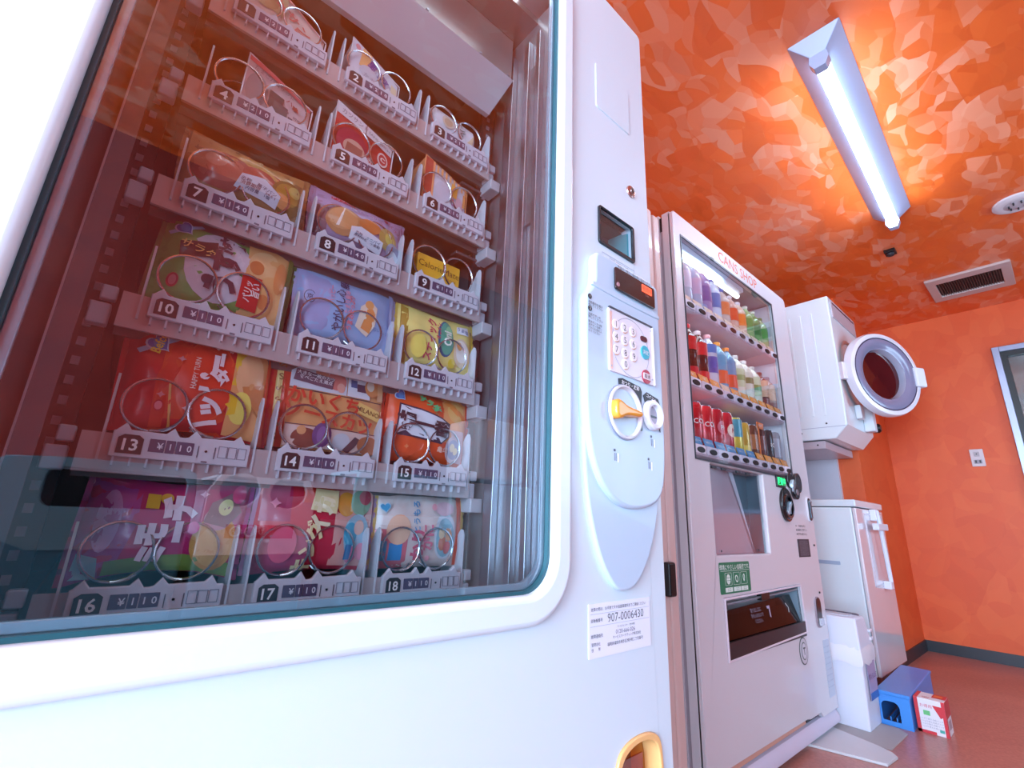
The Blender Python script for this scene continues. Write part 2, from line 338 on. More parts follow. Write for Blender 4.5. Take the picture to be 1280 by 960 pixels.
# vent
t = thing('ceiling_vent', 'pale rectangular ceiling vent with dark louvre slats', 'vent', (3.84, .155, CZ))
vm = M('c9b2ac', .45); g = G(); x0, x1, y0, y1 = 3.645, 4.03, -.035, .345
g.plate([rrect(x0, x1, y0, y1, .006), rrect(x0+.075, x1-.075, y0+.045, y1-.045, .002)], FZD(CZ-.008), .008, vm, .003); g.build('frame', t)
g = G(); g.box(x0+.075, x1-.075, y0+.045, y1-.045, CZ-.003, CZ-.001, M('3a2a2a', .7)); g.build('backing', t)
slm = M('6e5a56', .5); n = 24
for i in range(n):
    y = y0+.05+(y1-y0-.1)*(i+.5)/n; g = G()
    g.add([(x0+.077, y-.004, CZ-.013), (x1-.077, y-.004, CZ-.013), (x1-.077, y+.003, CZ-.003), (x0+.077, y+.003, CZ-.003), (x0+.077, y-.0025, CZ-.013), (x1-.077, y-.0025, CZ-.013), (x1-.077, y+.0045, CZ-.003), (x0+.077, y+.0045, CZ-.003)], [(0, 1, 2, 3), (7, 6, 5, 4), (0, 4, 5, 1), (3, 2, 6, 7), (0, 3, 7, 4), (1, 5, 6, 2)], slm); g.build('slat', t)
# smoke sensor, speaker
t = thing('ceiling_sensor', 'small black sensor box on the orange ceiling', 'sensor', (3.09, .40, CZ))
g = G(); g.box(3.06, 3.12, .375, .425, CZ-.018, CZ, BLACK); g.build('base', t, bevel=.003); g = G(); g.lathe([(.018, 0), (.016, -.012), (.006, -.016)], (3.09, .40, CZ-.018), DKGREY); g.build('eye', t)
t = thing('ceiling_speaker', 'round white ceiling disc with dark slots beside the tube light', 'speaker', (3.0, -.10, CZ))
g = G(); g.lathe([(.085, 0), (.085, -.008), (.07, -.016), (.052, -.014)], (3.0, -.10, CZ), M('d8d2d6', .4), 32); g.build('rim', t)
g = G(); g.lathe([(.052, -.013), (.03, -.019), (.001, -.020)], (3.0, -.10, CZ), M('bcb4ba', .5), 32)
for i in range(7):
    a = i*PI/3.5; g.box(3.0+.03*math.cos(a)-.009, 3.0+.03*math.cos(a)+.009, -.10+.03*math.sin(a)-.003, -.10+.03*math.sin(a)+.003, CZ-.0235, CZ-.016, DKGREY)
g.build('centre', t)
# outlet on far wall
t = thing('wall_outlet', 'beige wall outlet plate on the orange far wall', 'outlet', (XW, .345, .51))
g = G(); g.plate([rrect(-.378, -.312, .452, .566, .004)], FX(XW-.004), .004, M('d6cfd2', .4), .002); g.build('plate', t)
g = G(); g.plate([rrect(-.358, -.332, .518, .548, .003)], FX(XW-.009), .002, M('b8b0b4', .4), .001); g.lathe([(.004, 0), (.004, -.004)], (XW-.010, .345, .533), DKGREY, 10, 'x'); g.build('socket', t)
g = G(); g.plate([rrect(-.364, -.326, .470, .496, .003)], FX(XW-.009), .002, M('9c9aa4', .4), .001)
for yy in (-.355, -.335): g.plate([rrect(yy-.004, yy+.004, .474, .492, .001)], FX(XW-.0115), .0005, DKGREY)
g.build('switch', t)

# ================================================================ SNACK MACHINE
Y1 = .458; TOPZ = 1.095; YS = .62
sm = thing('snack_machine', 'white glass-front snack vending machine with six shelves of bread and sandwiches', 'vending machine', (.26, .8, FLZ))
gx0, gx1, gz0, gz1 = -.082, .4645, -.0905, 1.0
MX0, MX1 = -.27, .7315
# cabinet shell
g = G(); cm = M('c9c4cc', .4); it = M('9b908f', .4, .55, noise=.1)
g.box(MX0+.01, MX0+.04, .52, 1.25, FLZ+.03, TOPZ-.02, cm); g.box(MX1-.03, MX1-.006, .52, 1.25, FLZ+.03, TOPZ-.02, cm)
g.box(MX0+.04, MX1-.03, 1.22, 1.25, FLZ+.03, TOPZ-.02, cm); g.box(MX0+.04, MX1-.03, .52, 1.22, TOPZ-.05, TOPZ-.02, cm); g.box(MX0+.04, MX1-.03, .52, 1.22, FLZ+.03, FLZ+.08, cm)
g.build('cabinet', sm)
for x in (MX0+.08, MX1-.08):
    for y in (.56, 1.18):
        g = G(); g.lathe([(.02, 0), (.02, .035)], (x, y, FLZ), DKGREY, 12); g.build('foot', sm)
# liner: inner box of the product compartment
lin_s = M('a9acb2', .28, .75, noise=.1)
g = G(); g.box(-.10, -.086, .475, 1.15, -.125, .99, METALD); g.build('liner_side', sm)
g = G(); g.box(.476, .49, .475, 1.15, -.125, .99, lin_s); g.build('liner_side', sm)
g = G(); g.box(-.086, .476, 1.10, 1.12, -.125, .99, M('7d6662', .5, .3)); g.build('liner_back', sm)
g = G(); g.box(-.086, .476, .53, 1.10, .975, .99, M('a09896', .25, .8, noise=.15)); g.build('liner_top', sm)
g = G(); g.box(-.086, .476, .475, 1.10, -.135, -.112, M('5d7f90', .35, .3)); g.build('liner_floor', sm)
# sloping hood under the roof of the compartment
g = G(); g.add([(-.085, .622, .782), (.433, .622, .782), (.462, .585, .862), (-.085, .585, .862), (-.085, .632, .782), (.433, .632, .782), (.462, .60, .870), (-.085, .60, .870)], [(0, 1, 2, 3), (7, 6, 5, 4), (0, 4, 5, 1), (3, 2, 6, 7), (0, 3, 7, 4), (1, 5, 6, 2)], M('c3c1c8', .35, .3))
g.build('hood', sm)
g = G(); g.box(-.085, .462, .592, .60, .866, .974, M('a29a98', .3, .6)); g.build('hood_back', sm)
g = G()
for x in (.02, .14, .26, .38, .45): g.lathe([(.0035, 0), (.0025, -.004)], (x, .589, .868), METAL, 8, 'y')
g.build('screws', sm, kind='stuff')
# vertical rails on the side liner
for y, wd in ((.60, .012), (.548, .007), (.515, .006)):
    g = G(); g.box(.464, .476, y-wd, y+wd, -.112, .93, METAL); g.build('side_rail', sm, bevel=.002)
g = G(); g.box(.470, .477, .512, .556, .50, .86, M('8e9298', .3, .8)); g.build('latch_cover', sm, bevel=.002)
g = G()
for z in (.05, .25, .52, .60, .78): g.lathe([(.004, 0), (.003, -.004)], (.4755, .495, z), METAL, 8, 'x')
g.build('liner_screws', sm, kind='stuff')
# perforated upright posts at both ends of the shelves
for xc in (-.050, .455):
    g = G(); g.box(xc-.014, xc+.014, .655, .665, -.112, .86, M('2f2a2e', .5, .4)); up_ = g.build('upright', sm)
    g = G()
    for i in range(44): z = -.10+i*.0215; g.box(xc-.004, xc+.003, .6535, .655, z, z+.009, M('8a8088', .5))
    g.build('slots', up_, kind='stuff')
# inner edge strip of the door
g = G(); g.box(-.0625, -.0475, .528, .532, -.11, .97, M('5f7480', .25, .3)); g.box(-.0640, -.0625, .527, .533, -.11, .97, M('b8c4ce', .3, .5)); g.build('gasket_strip', sm)
# bottom sill with ribs inside glass
g = G(); g.box(gx0, gx1, .470, .53, -.118, -.098, M('6fa4b8', .35)); 
for i in range(60): x = gx0+.004+i*.0089; g.box(x, x+.004, .474, .484, -.098, -.094, M('7fb8cc', .3))
g.build('sill', sm)

# door
bill = (.571, .6755, .474, .550)
cup = []   # return cup outline
cup = [(.702, -.44), (.7015, -.35), (.700, -.318), (.6955, -.302), (.686, -.293), (.668, -.288), (.648, -.287), (.626, -.289), (.608, -.295), (.598, -.303), (.593, -.314), (.590, -.34), (.589, -.44)]
g = G()
V, Fs = sheet_geo([rrect(MX0, MX1, FLZ+.03, TOPZ, .012, 4), rrect(gx0, gx1, gz0, gz1, .045, 8), rrect(bill[0], bill[1], bill[2], bill[3], .006), smooth_out(cup, 2)], .012)
mpd = FR(Y1+.012); g.add([mpd(*v) for v in V], Fs, SNACKW, True)
dr = g.build('door', sm, bevel=.003)
g = G()      # edges of the door behind the skin
g.box(MX0+.004, MX0+.02, Y1+.02, .515, FLZ+.035, TOPZ-.006, SNACKW); g.box(MX1-.02, MX1-.004, Y1+.02, .515, FLZ+.035, TOPZ-.006, SNACKW)
g.box(.492, .505, Y1+.024, .515, gz0-.02, TOPZ-.006, SNACKW); g.box(MX0+.02, MX1-.02, Y1+.02, .515, TOPZ-.02, TOPZ-.006, SNACKW)
g.box(gx0-.02, gx0-.006, Y1+.02, .515, gz0-.02, TOPZ-.02, SNACKW); g.box(MX0+.02, MX1-.02, .521, .526, FLZ+.035, gz0-.03, SNACKW)
g.build('door_edge', dr)
g = G(); g.plate([rrect(gx0-.036, gx1+.033, gz0-.036, gz1+.034, .075, 10), rrect(gx0, gx1, gz0, gz1, .045, 8)[::-1]], FR(Y1-.001), .009, RIM, .0075, 3); g.build('window_rim', dr)
g = G(); g.plate([rrect(gx0-.001, gx1+.001, gz0-.001, gz1+.001, .045, 8), rrect(gx0+.004, gx1-.004, gz0+.004, gz1-.004, .041, 8)[::-1]], FR(Y1+.006), .004, M('285862', .3)); g.build('window_seal', dr)
g = G(); g.plate([rrect(gx0+.004, gx1-.004, gz0+.004, gz1-.004, .041, 8), rrect(gx0+.012, gx1-.014, gz0+.012, gz1-.014, .036, 8)[::-1]], FR(Y1+.012), .003, M('9fb8c8', .25, .4), .001); g.build('inner_frame', dr)
g = G(); g.quad([(a, Y1+.008, b) for a, b in rrect(gx0+.002, gx1-.002, gz0+.002, gz1-.002, .043, 8)], CLEARG); g.build('glass_pane', dr, flipfix=False)
# shallow service panel and lock
g = G(); loop = rrect(.568, .676, .775, .885, .006); g.plate([loop], FR(Y1-.0008), .0012, SNACKW, .0009); g.build('service_panel', dr)
g = G(); g.lathe([(.001, -.004), (.0095, -.004), (.0125, -.0025), (.0135, .001)], (.674, Y1, .635), M('c9a7a0', .25, .9), 20, 'y'); g.lathe([(.001, -.0055), (.006, -.0055), (.006, -.004)], (.674, Y1, .635), METAL, 14, 'y')
g.box(.6732, .6748, Y1-.0062, Y1-.005, .631, .639, BLACK); g.build('lock', dr)
# bill window: recess with slanted clear cover
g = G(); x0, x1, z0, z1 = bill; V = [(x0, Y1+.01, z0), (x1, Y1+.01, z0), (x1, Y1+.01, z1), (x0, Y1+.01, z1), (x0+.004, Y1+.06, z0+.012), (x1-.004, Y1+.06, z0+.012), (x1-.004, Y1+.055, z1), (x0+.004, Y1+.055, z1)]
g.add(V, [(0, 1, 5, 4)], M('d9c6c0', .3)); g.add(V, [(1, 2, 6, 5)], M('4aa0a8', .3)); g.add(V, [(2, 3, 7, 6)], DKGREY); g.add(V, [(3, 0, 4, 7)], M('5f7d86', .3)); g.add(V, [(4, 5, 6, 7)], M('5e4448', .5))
g.box(x0+.012, x1-.012, Y1+.035, Y1+.05, z0+.008, z0+.034, M('b59a94', .4)); g.box(x0+.03, x1-.04, Y1+.03, Y1+.036, z0+.014, z0+.024, M('8e9cae', .2, .6)); g.box(x0+.06, x1-.018, Y1+.028, Y1+.034, z0+.012, z0+.018, WHITE)
g.build('bill_slot_recess', dr, flipfix=False)
g = G(); g.plate([rrect(x0-.001, x1+.001, z0-.001, z1+.001, .006), rrect(x0+.004, x1-.004, z0+.006, z1-.002, .004)[::-1]], FR(Y1-.001), .003, M('20262c', .25), .001); g.build('bill_slot_frame', dr)
g = G(); g.quad([(x0+.001, Y1+.0035, z0+.001), (x1-.001, Y1+.0035, z0+.001), (x1-.001, Y1+.0035, z1-.001), (x0+.001, Y1+.0035, z1-.001)], CLRP); g.build('bill_slot_cover', dr)
# control panel (long lower tongue, then the raised upper panel)
tongue = [(.7265, .30), (.5195, .30), (.5195, .16), (.523, .07), (.536, .00), (.560, -.06), (.590, -.093), (.613, -.0975), (.640, -.093), (.672, -.062), (.700, -.01), (.718, .06), (.7255, .16)]
g = G(); g.plate([smooth_out(tongue, 3)], FR(Y1-.003), .006, SNACKP, .004, 3); cp = g.build('control_panel', dr)
# raised panel as a height field: shoulder below the display is a smooth step
g = G(); oval = [(.7262, .36), (.7262, .15), (.7235, .10), (.715, .055), (.695, .033), (.66, .022), (.616, .0195), (.58, .030), (.549, .055), (.528, .095), (.5175, .15), (.5155, .24), (.5155, .335), (.519, .352), (.534, .368), (.540, .385), (.540, .425), (.546, .437), (.558, .440), (.700, .4385), (.7235, .434), (.7262, .42)]
g.plate([smooth_out(oval, 2)], FR(Y1-.008), .010, SNACKP, .0055, 4); g.build('upper_panel', cp)
g = G(); g.plate([smooth_out([(.724, .366), (.724, .372), (.719, .378), (.535, .378), (.530, .374), (.530, .366)], 2)], FR(Y1-.0175), .0025, SNACKP, .002); 
g.build('panel_shoulder', cp)
YP1 = Y1-.0185
BLK2 = M('241619', .15, coat=.5)
g = G(); g.plate([rrect(.587, .705, .3815, .4235, .004)], FR(YP1-.003), .002, BLK2, .001)
g.plate([rrect(.664, .694, .404, .418, .001)], FR(YP1-.0055), .0006, M('ff5a3a', .4, emit=1.1)); g.plate([ell(.593, .3905, .004, .004, 12)], FR(YP1-.0055), .0006, M('b98a92', .3))
g.text('販売中', .679, .411, .011, FR(YP1-.0064), M('5a1a10', .4)); g.text('CARD', .679, .399, .005, FR(YP1-.0055), M('a8746c', .4)); g.build('display', cp)
g = G(); g.text('907-0006430', .628, .452, .0105, FR(Y1-.0012), M('9aa0b4', .6)); g.plate([rrect(.580, .676, .4455, .459, .001), rrect(.5805, .6755, .446, .4585, .001)[::-1]], FR(Y1-.0006), .0002, M('aab2c8', .5)); g.build('number_label', dr)
g = G(); g.text('商品は一度に一個お買い求めください', .652, .4305, .0062, FR(YP1-.0004), TXT); g.build('notice_text', cp)
KB = FR(YP1-.0028)
g = G(); g.plate([rrect(.5695, .6935, .232, .342, .003)], FR(YP1-.001), .0018, M('e7e4ee', .3), .0006); kp = g.build('keypad', cp)
g = G(); g.box(.5695, .6935, YP1-.0045, YP1-.001, .3405, .3435, M('4a505c', .3)); g.box(.6925, .695, YP1-.005, YP1-.001, .232, .341, WHITE); g.plate([rrect(.5700, .5765, .235, .335, .001)], FR(YP1-.0032), .0003, M('eec3b8', .4))
g.plate([ell(.6275, .285, .052, .052, 44), ell(.6275, .285, .0512, .0512, 44)[::-1]], FR(YP1-.0031), .0002, M('a9a8b8', .4))
for x, z in ((.573, .336), (.573, .240), (.688, .334), (.688, .242)): g.lathe([(.0015, -.004), (.0015, -.0028)], (x, YP1, z), PLASTG, 8, 'y')
g.build('keypad_trim', kp)
keys = '123456789'
for i in range(10):
    ch = '0' if i == 9 else keys[i]; cx = .586+.0235*(1 if i == 9 else i % 3); cz = .251 if i == 9 else .3155-.0225*(i//3)
    g = G(); g.plate([ell(cx, cz, .0085, .0085, 20)], FR(YP1-.0035), .0012, M('f3eef2', .3), .0006)
    g.plate([[(cx+.0095*math.cos(a*.1-1.9), cz+.0095*math.sin(a*.1-1.9)) for a in range(24)]+[(cx+.0082*math.cos(a*.1-1.9), cz+.0082*math.sin(a*.1-1.9)) for a in range(23, -1, -1)]], FR(YP1-.0034), .0002, M('f6b27a', .4))
    g.text(ch, cx, cz, .0155, FR(YP1-.0050), M('3a3440', .5), bold=-.004); g.build('key', kp)
g = G(); g.plate([rrect(.656, .675, .3065, .3165, .005)], FR(YP1-.0035), .0012, M('5a1522', .3), .0005); g.build('card_lamp', kp)
g = G(); g.plate([ell(.668, .287, .0125, .0125, 24)], FR(YP1-.0035), .0012, M('3db4c8', .3), .0005); g.text('決定', .668, .287, .0085, FR(YP1-.005), WHITE, bold=.01); g.build('enter_key', kp)
g = G(); g.plate([ell(.669, .243, .0125, .0125, 24)], FR(YP1-.0035), .0012, M('b02540', .3), .0005); g.plate([rrect(.658, .680, .2375, .2485, .002)], FR(YP1-.0050), .0004, M('f2e6ec', .3)); g.text('取消', .669, .243, .0085, FR(YP1-.0058), M('6a1a2c', .4), bold=.01); g.build('cancel_key', kp)
# instructions in the panel
g = G()
def tiny(g, x, z, n, sz, mp, m=TXT, pitch=.0072, lines=None, sx=1.):
    for i, t in enumerate(lines or []): V, _ = text_geo(t); wd = (max(v[0] for v in V)-min(v[0] for v in V))*sz*sx; g.text(t, x+wd/2, z-i*pitch, sz, mp, m, sx=sx)
for cz, t in ((.3455, '1'), (.3245, '2')): g.plate([ell(.5245, cz, .0045, .0045, 16)], FR(YP1-.0004), .0003, TXT); g.text(t, .5245, cz, .007, FR(YP1-.0010), WHITE)
tiny(g, .5205, .336, 2, .0052, FR(YP1-.0005), lines=['商品番号を選び', '押してください'], pitch=.0052)
tiny(g, .5205, .315, 2, .0052, FR(YP1-.0005), lines=['決定ボタンを', '押してください'], pitch=.0052)
tiny(g, .5205, .302, 4, .0048, FR(YP1-.0005), lines=['取消すときは取', '消ボタンを押し', 'てからお金を入', 'れてください'], pitch=.0052); g.build('instruction_text', cp)
# coin return dish with amber lever
g = G(); arc = [(.6085+.0455*math.cos(math.radians(a)), .1705+.0455*math.sin(math.radians(a))) for a in range(108, 24, -6)]; g.plate([arc+[(.6545, .190), (.6575, .214), (.653, .2215), (.604, .2265), (.594, .224)]], FR(YP1-.0005), .0006, M('1d1a22', .4)); g.text('おつり・返却', .6255, .2185, .0082, FR(YP1-.0014), WHITE, bold=.02, rot=-.06); g.build('return_label', cp)
g = G(); g.plate([rrect(.645, .6555, .146, .158, .003)], FR(YP1-.0005), .0006, BLACK); g.build('thumb_notch', cp)
g = G(); cx, cz = .6085, .1705; g.lathe([(.0445, -.001), (.0435, -.005), (.0405, -.0055), (.036, .004), (.026, .013), (.010, .017), (.001, .0175)], (cx, YP1, cz), M('dfe2ee', .3, coat=.3), 40, 'y', cap=False); g.build('return_dish', cp)
g = G(); g.plate([ell(cx, cz, .0455, .0455, 40), ell(cx, cz, .0438, .0438, 40)[::-1]], FR(YP1-.0008), .0012, M('8d93a8', .4)); g.build('dish_edge', cp)
amb = M('f5a93c', .3, coat=.3)
g = G(); prof = [(-.041, .0085), (-.034, .013), (-.026, .012), (-.014, .0065), (.002, .0045), (.020, .0035), (.030, .0012)]
lo = [(cx+a, cz+.001+b) for a, b in prof]+[(cx+a, cz-.003-b*1.1) for a, b in reversed(prof)]
g.plate([smooth_out(lo, 2)], FR(YP1-.008), .009, amb, .005, 3); g.build('return_lever', cp)
g = G(); g.box(cx+.004, cx+.034, YP1+.001, YP1+.010, cz+.014, cz+.0165, M('c3c8d8', .4)); g.build('dish_rib', cp); g = G(); g.box(cx-.030, cx-.027, YP1+.0, YP1+.008, cz+.004, cz+.036, M('c3c8d8', .4)); g.build('dish_rib', cp)
# coin slot
g = G(); arc = [(.6835+.0268*math.cos(math.radians(a)), .1775+.0268*math.sin(math.radians(a))) for a in range(130, -42, -8)]; g.plate([arc+[(.7085, .152), (.7115, .200), (.706, .2105), (.672, .2165), (.662, .209)]], FR(YP1-.0005), .0006, M('1d1a22', .4)); g.text('コイン', .681, .2095, .0075, FR(YP1-.0014), WHITE, rot=-.15, bold=.02); g.text('投入口', .7005, .2005, .0068, FR(YP1-.0014), WHITE, rot=-.75, bold=.02); g.build('coin_label', cp)
g = G(); cx2, cz2 = .6835, .1775; g.lathe([(.0265, -.001), (.0255, -.008), (.0225, -.0105), (.0175, -.010), (.0165, -.003), (.0155, -.001)], (cx2, YP1, cz2), M('e4e6f2', .3, coat=.3), 36, 'y', cap=False); g.lathe([(.0165, -.002), (.001, -.0022)], (cx2, YP1, cz2), M('a9a6b6', .35), 30, 'y', cap=False)
g.build('coin_ring', cp, flipfix=False)
g = G(); g.box(cx2-.013, cx2+.011, YP1-.0036, YP1-.0015, cz2-.0035, cz2-.0005, BLACK); g.build('coin_slot', cp)
g = G()
for (x, z, t) in ((.583, .098, 'A'), (.673, .094, 'A'), (.6835, .133, 'o')):
    g.plate([rrect(x-.0045, x-.0005, z+.006, z+.010, .001)], FR(YP1-.0003), .0003, M('5a5f70', .5))
    for k in range(2): g.plate([rrect(x-.003+k*.004, x-.0022+k*.004, z-.008, z+.004, .0003)], FR(YP1-.0003), .0003, M('7a8094', .5))
    g.plate([rrect(x+.0045, x+.0075, z-.010, z+.004, .001)], FR(YP1-.0003), .0004, M('eef2ff', .3))  # pale bars are reflected glints painted among the marks
g.build('marks_and_glints', cp, kind='stuff')
# sticker with number
g = G(); SP = FR(Y1-.0016)
g.plate([rrect(.5385, .6835, -.178, -.110, .001)], FR(Y1-.0008), .0005, M('e9eefc', .4, noise=0)); st = g.build('contact_sticker', dr)
g = G(); bl = M('3a4258', .6, noise=0)
for t, x, z, s in (('故障の際は、お手数ですが設置事業所までご連絡ください', .608, -.1175, .0050), ('自販機番号', .5555, -.1315, .0052), ('故障連絡先', .5555, -.151, .0052), ('管理会社', .553, -.161, .0048), ('住　　所', .553, -.1675, .0048), ('サービスセンター　受付時間', .622, -.1435, .0032), ('サービスマーケティング株式会社', .624, -.1565, .0045), ('福岡県福岡市博多区博多駅二丁目番号', .620, -.1640, .0050)):
    g.text(t, x, z, s, SP, bl)
g.text('0120-666-026', .620, -.1500, .0078, SP, M('6a7088', .6), sx=1.05); g.text('907-0006430', .6225, -.1305, .0165, SP, M('30344a', .6), rot=.0, sx=1.0, bold=-.008)
for z in (-.1235, -.139): g.plate([rrect(.5415, .6805, z, z+.0004, .0001)], SP, .0001, M('aab4cc', .6))
g.build('sticker_text', st)
# return cup
am2 = M('f0a850', .3, coat=.3)
g = G(); ins = [(.6955, -.432), (.695, -.35), (.692, -.318), (.687, -.307), (.679, -.301), (.666, -.2965), (.648, -.295), (.628, -.298), (.613, -.304), (.604, -.313), (.600, -.325), (.597, -.345), (.5965, -.432)]
V, Fs = sheet_geo([smooth_out(cup, 2), smooth_out(ins, 2)], .015); mpd = FR(Y1+.011); g.add([mpd(*v) for v in V], Fs, M('f6c07c', .35, coat=.2), True); rc = g.build('return_cup_rim', dr, bevel=.002)
g = G(); g.box(.582, .708, Y1+.055, Y1+.06, -.45, -.280, M('a06a50', .4)); g.box(.7025, .708, Y1+.024, Y1+.06, -.45, -.280, am2); g.box(.582, .588, Y1+.024, Y1+.06, -.45, -.280, am2); g.box(.592, .688, Y1+.024, Y1+.06, -.287, -.280, am2); g.box(.588, .7025, Y1+.024, Y1+.06, -.45, -.445, am2); g.build('return_cup_bowl', rc)
g = G(); g.box(.597, .672, Y1+.012, Y1+.0145, -.44, -.318, glass('amber_flap', (.85, .5, .3), 1.45, .05, .1)); g.build('return_cup_flap', rc)

# ---------------- shelves
ROWZ = [.666, .514, .363, .2105, .0574, -.0942]; COLX = [-.004, .153, .310]
SW = .126
PR = {1: '210', 2: '210', 3: '210', 4: '210', 5: '210', 6: '210', 7: '140', 8: '140', 9: '110'}
shm = M('8a7f80', .35, .6, noise=.15); frm = M('c3b6b8', .35, .3); pl = M('cfcbd6', .4, noise=.02)
def shelf(r):
    z = ROWZ[r]; g = G()
    g.box(-.028, .447, YS+.012, 1.06, z-.022, z-.019, shm)            # floor pan
    g.box(-.028, .447, YS+.008, YS+.012, z-.030, z+.010, frm)         # front lip
    g.box(-.028, -.026, YS+.012, 1.06, z-.022, z+.01, shm); g.box(.445, .447, YS+.012, 1.06, z-.022, z+.01, shm)
    g.box(-.028, .447, YS+.03, YS+.034, z-.034, z-.022, shm)
    for k in range(3):
        for q in range(4): x = .0+k*.157+q*.03; g.box(x, x+.012, YS+.08+.05*(q % 2), YS+.085+.05*(q % 2), z-.0235, z-.022, METALD)
    sh = g.build('shelf', sm)
    g = G()
    for x, s in ((-.042, 1), (.455, 1)):
        g.box(x-.010, x+.008, YS+.014, YS+.03, z-.030, z-.006, PLASTG); g.box(x-.004, x+.010, YS+.012, YS+.024, z-.002, z+.014, PLASTG)
    g.build('clip', sh, bevel=.002, kind='stuff')
    g = G(); g.box(.447, .470, YS+.0, YS+.05, z-.052, z-.030, M('b4b4bc', .4)); g.box(.40, .452, YS+.03, YS+.05, z-.050, z-.044, METALD); g.build('shelf_bracket', sh, bevel=.002)
    for c in range(3):
        x = COLX[c]; n = r*3+c+1; g = G()
        hz0, hz1 = z-.0135, z+.0125
        # holder body with cradles for the two spirals
        out = [(x, hz0), (x+SW, hz0), (x+SW, hz1), (x+SW-.006, hz1), (x+SW-.012, hz1+.009), (x+SW-.018, hz1+.003), (x+.076, hz1+.002), (x+.070, hz1+.009), (x+.064, hz1+.001), (x+.060, hz1), (x+.056, hz1), (x+.050, hz1+.009), (x+.044, hz1+.002), (x+.014, hz1+.002), (x+.009, hz1+.009), (x+.002, hz1+.001), (x, hz1)]
        g.plate([out], FR(YS+.003), .0035, pl, .0012)
        f = FR(YS-.001); dk = M('2a2026', .5, noise=0); pu = M('544866', .5, noise=0)
        g.plate([[(x+.005, z-.010), (x+.026, z-.010), (x+.026, z+.006), (x+.0215, z+.0095), (x+.0095, z+.0095), (x+.005, z+.006)]], f, .0006, dk)
        g.text(str(n), x+.0155, z-.0008, .0185 if n < 10 else .0165, FR(YS-.0019), M('f4f2f4', .5, noise=0), bold=.018)
        for a, b2 in ((.031, .0445), (.0455, .0535), (.0545, .0705)): g.plate([rrect(x+a, x+b2, z-.006, z+.0075, .0005)], f, .0005, pu)
        p = PR.get(n, '110'); wt = M('eeeaf2', .5, noise=0); fm = FR(YS-.0018)
        g.text('¥', x+.0405, z+.0006, .0095, fm, wt, bold=.01); g.text(p[0], x+.0495, z+.0006, .0095, fm, wt, bold=.01); g.text(p[1], x+.0585, z+.0006, .0095, fm, wt, bold=.01); g.text(p[2], x+.0665, z+.0006, .0095, fm, wt, bold=.01)
        e = M('8f8a98', .5); g.plate([ell(x+.0825, z, .0013, .0013, 10)], f, .0005, BLACK)
        for a in (.0745, .0905): g.plate([rrect(x+a, x+a+.0009, z-.0075, z+.0055, .0003)], f, .0004, M('6a6472', .5))
        g.plate([rrect(x+.0795, x+.0855, z-.0125, z-.0105, .001)], f, .0004, M('77717f', .5))
        for a in (.094, .1035, .1135):
            g.plate([rrect(x+a, x+a+.009, z-.0055, z+.0075, .0004), rrect(x+a+.0006, x+a+.0084, z-.0049, z+.0069, .0003)[::-1]], f, .0004, e)
        # teeth under the holder
        for q in range(9): xx = x+.004+q*.0138; g.box(xx, xx+.0018, YS+.002, YS+.014, hz0-.009, hz0, pl)
        g.build('price_holder', sh)
        # fins
        for xx in (x-.0075, x+SW+.006):
            g = G(); fp = [(YS+.006, z-.018), (YS+.006, z+.066), (YS+.009, z+.073), (YS+.013, z+.074), (YS+.018, z+.070), (YS+.085, z-.018)]
            g.prism(fp, lambda a, b, c: (c, a, b), xx-.0011, xx+.0011, M('cdd0da', .35)); g.build('divider', sh)
        # spirals
        big = r >= 2
        for k, xc in enumerate((x+.0285, x+.0875)):
            pts = []; R_ = .029 if r else .0275; zc = z+.016+R_+.001
            if n == 9: R_ = .031
            turns = 4
            for i in range(turns*28+1):
                tt = i/28; a = -PI/2+(2*PI*tt)*(1 if k == 0 else -1)
                fr_ = tt-int(tt) if tt < turns else 1
                y = YS+.010+(.004*tt if tt < 1 else .004+.075*(tt-1))
                if tt >= 1: y = YS+.014+.075*(tt-1)
                pts.append((xc+R_*math.cos(a), y, zc+R_*math.sin(a)))
            pts += [(xc, YS+.35, zc-R_), (xc, 1.05, zc-R_)]
            g = G(); g.tube(pts, .00155, WIRE, 6); g.build('spiral', sh)
    return sh
for r in range(6): shelf(r)

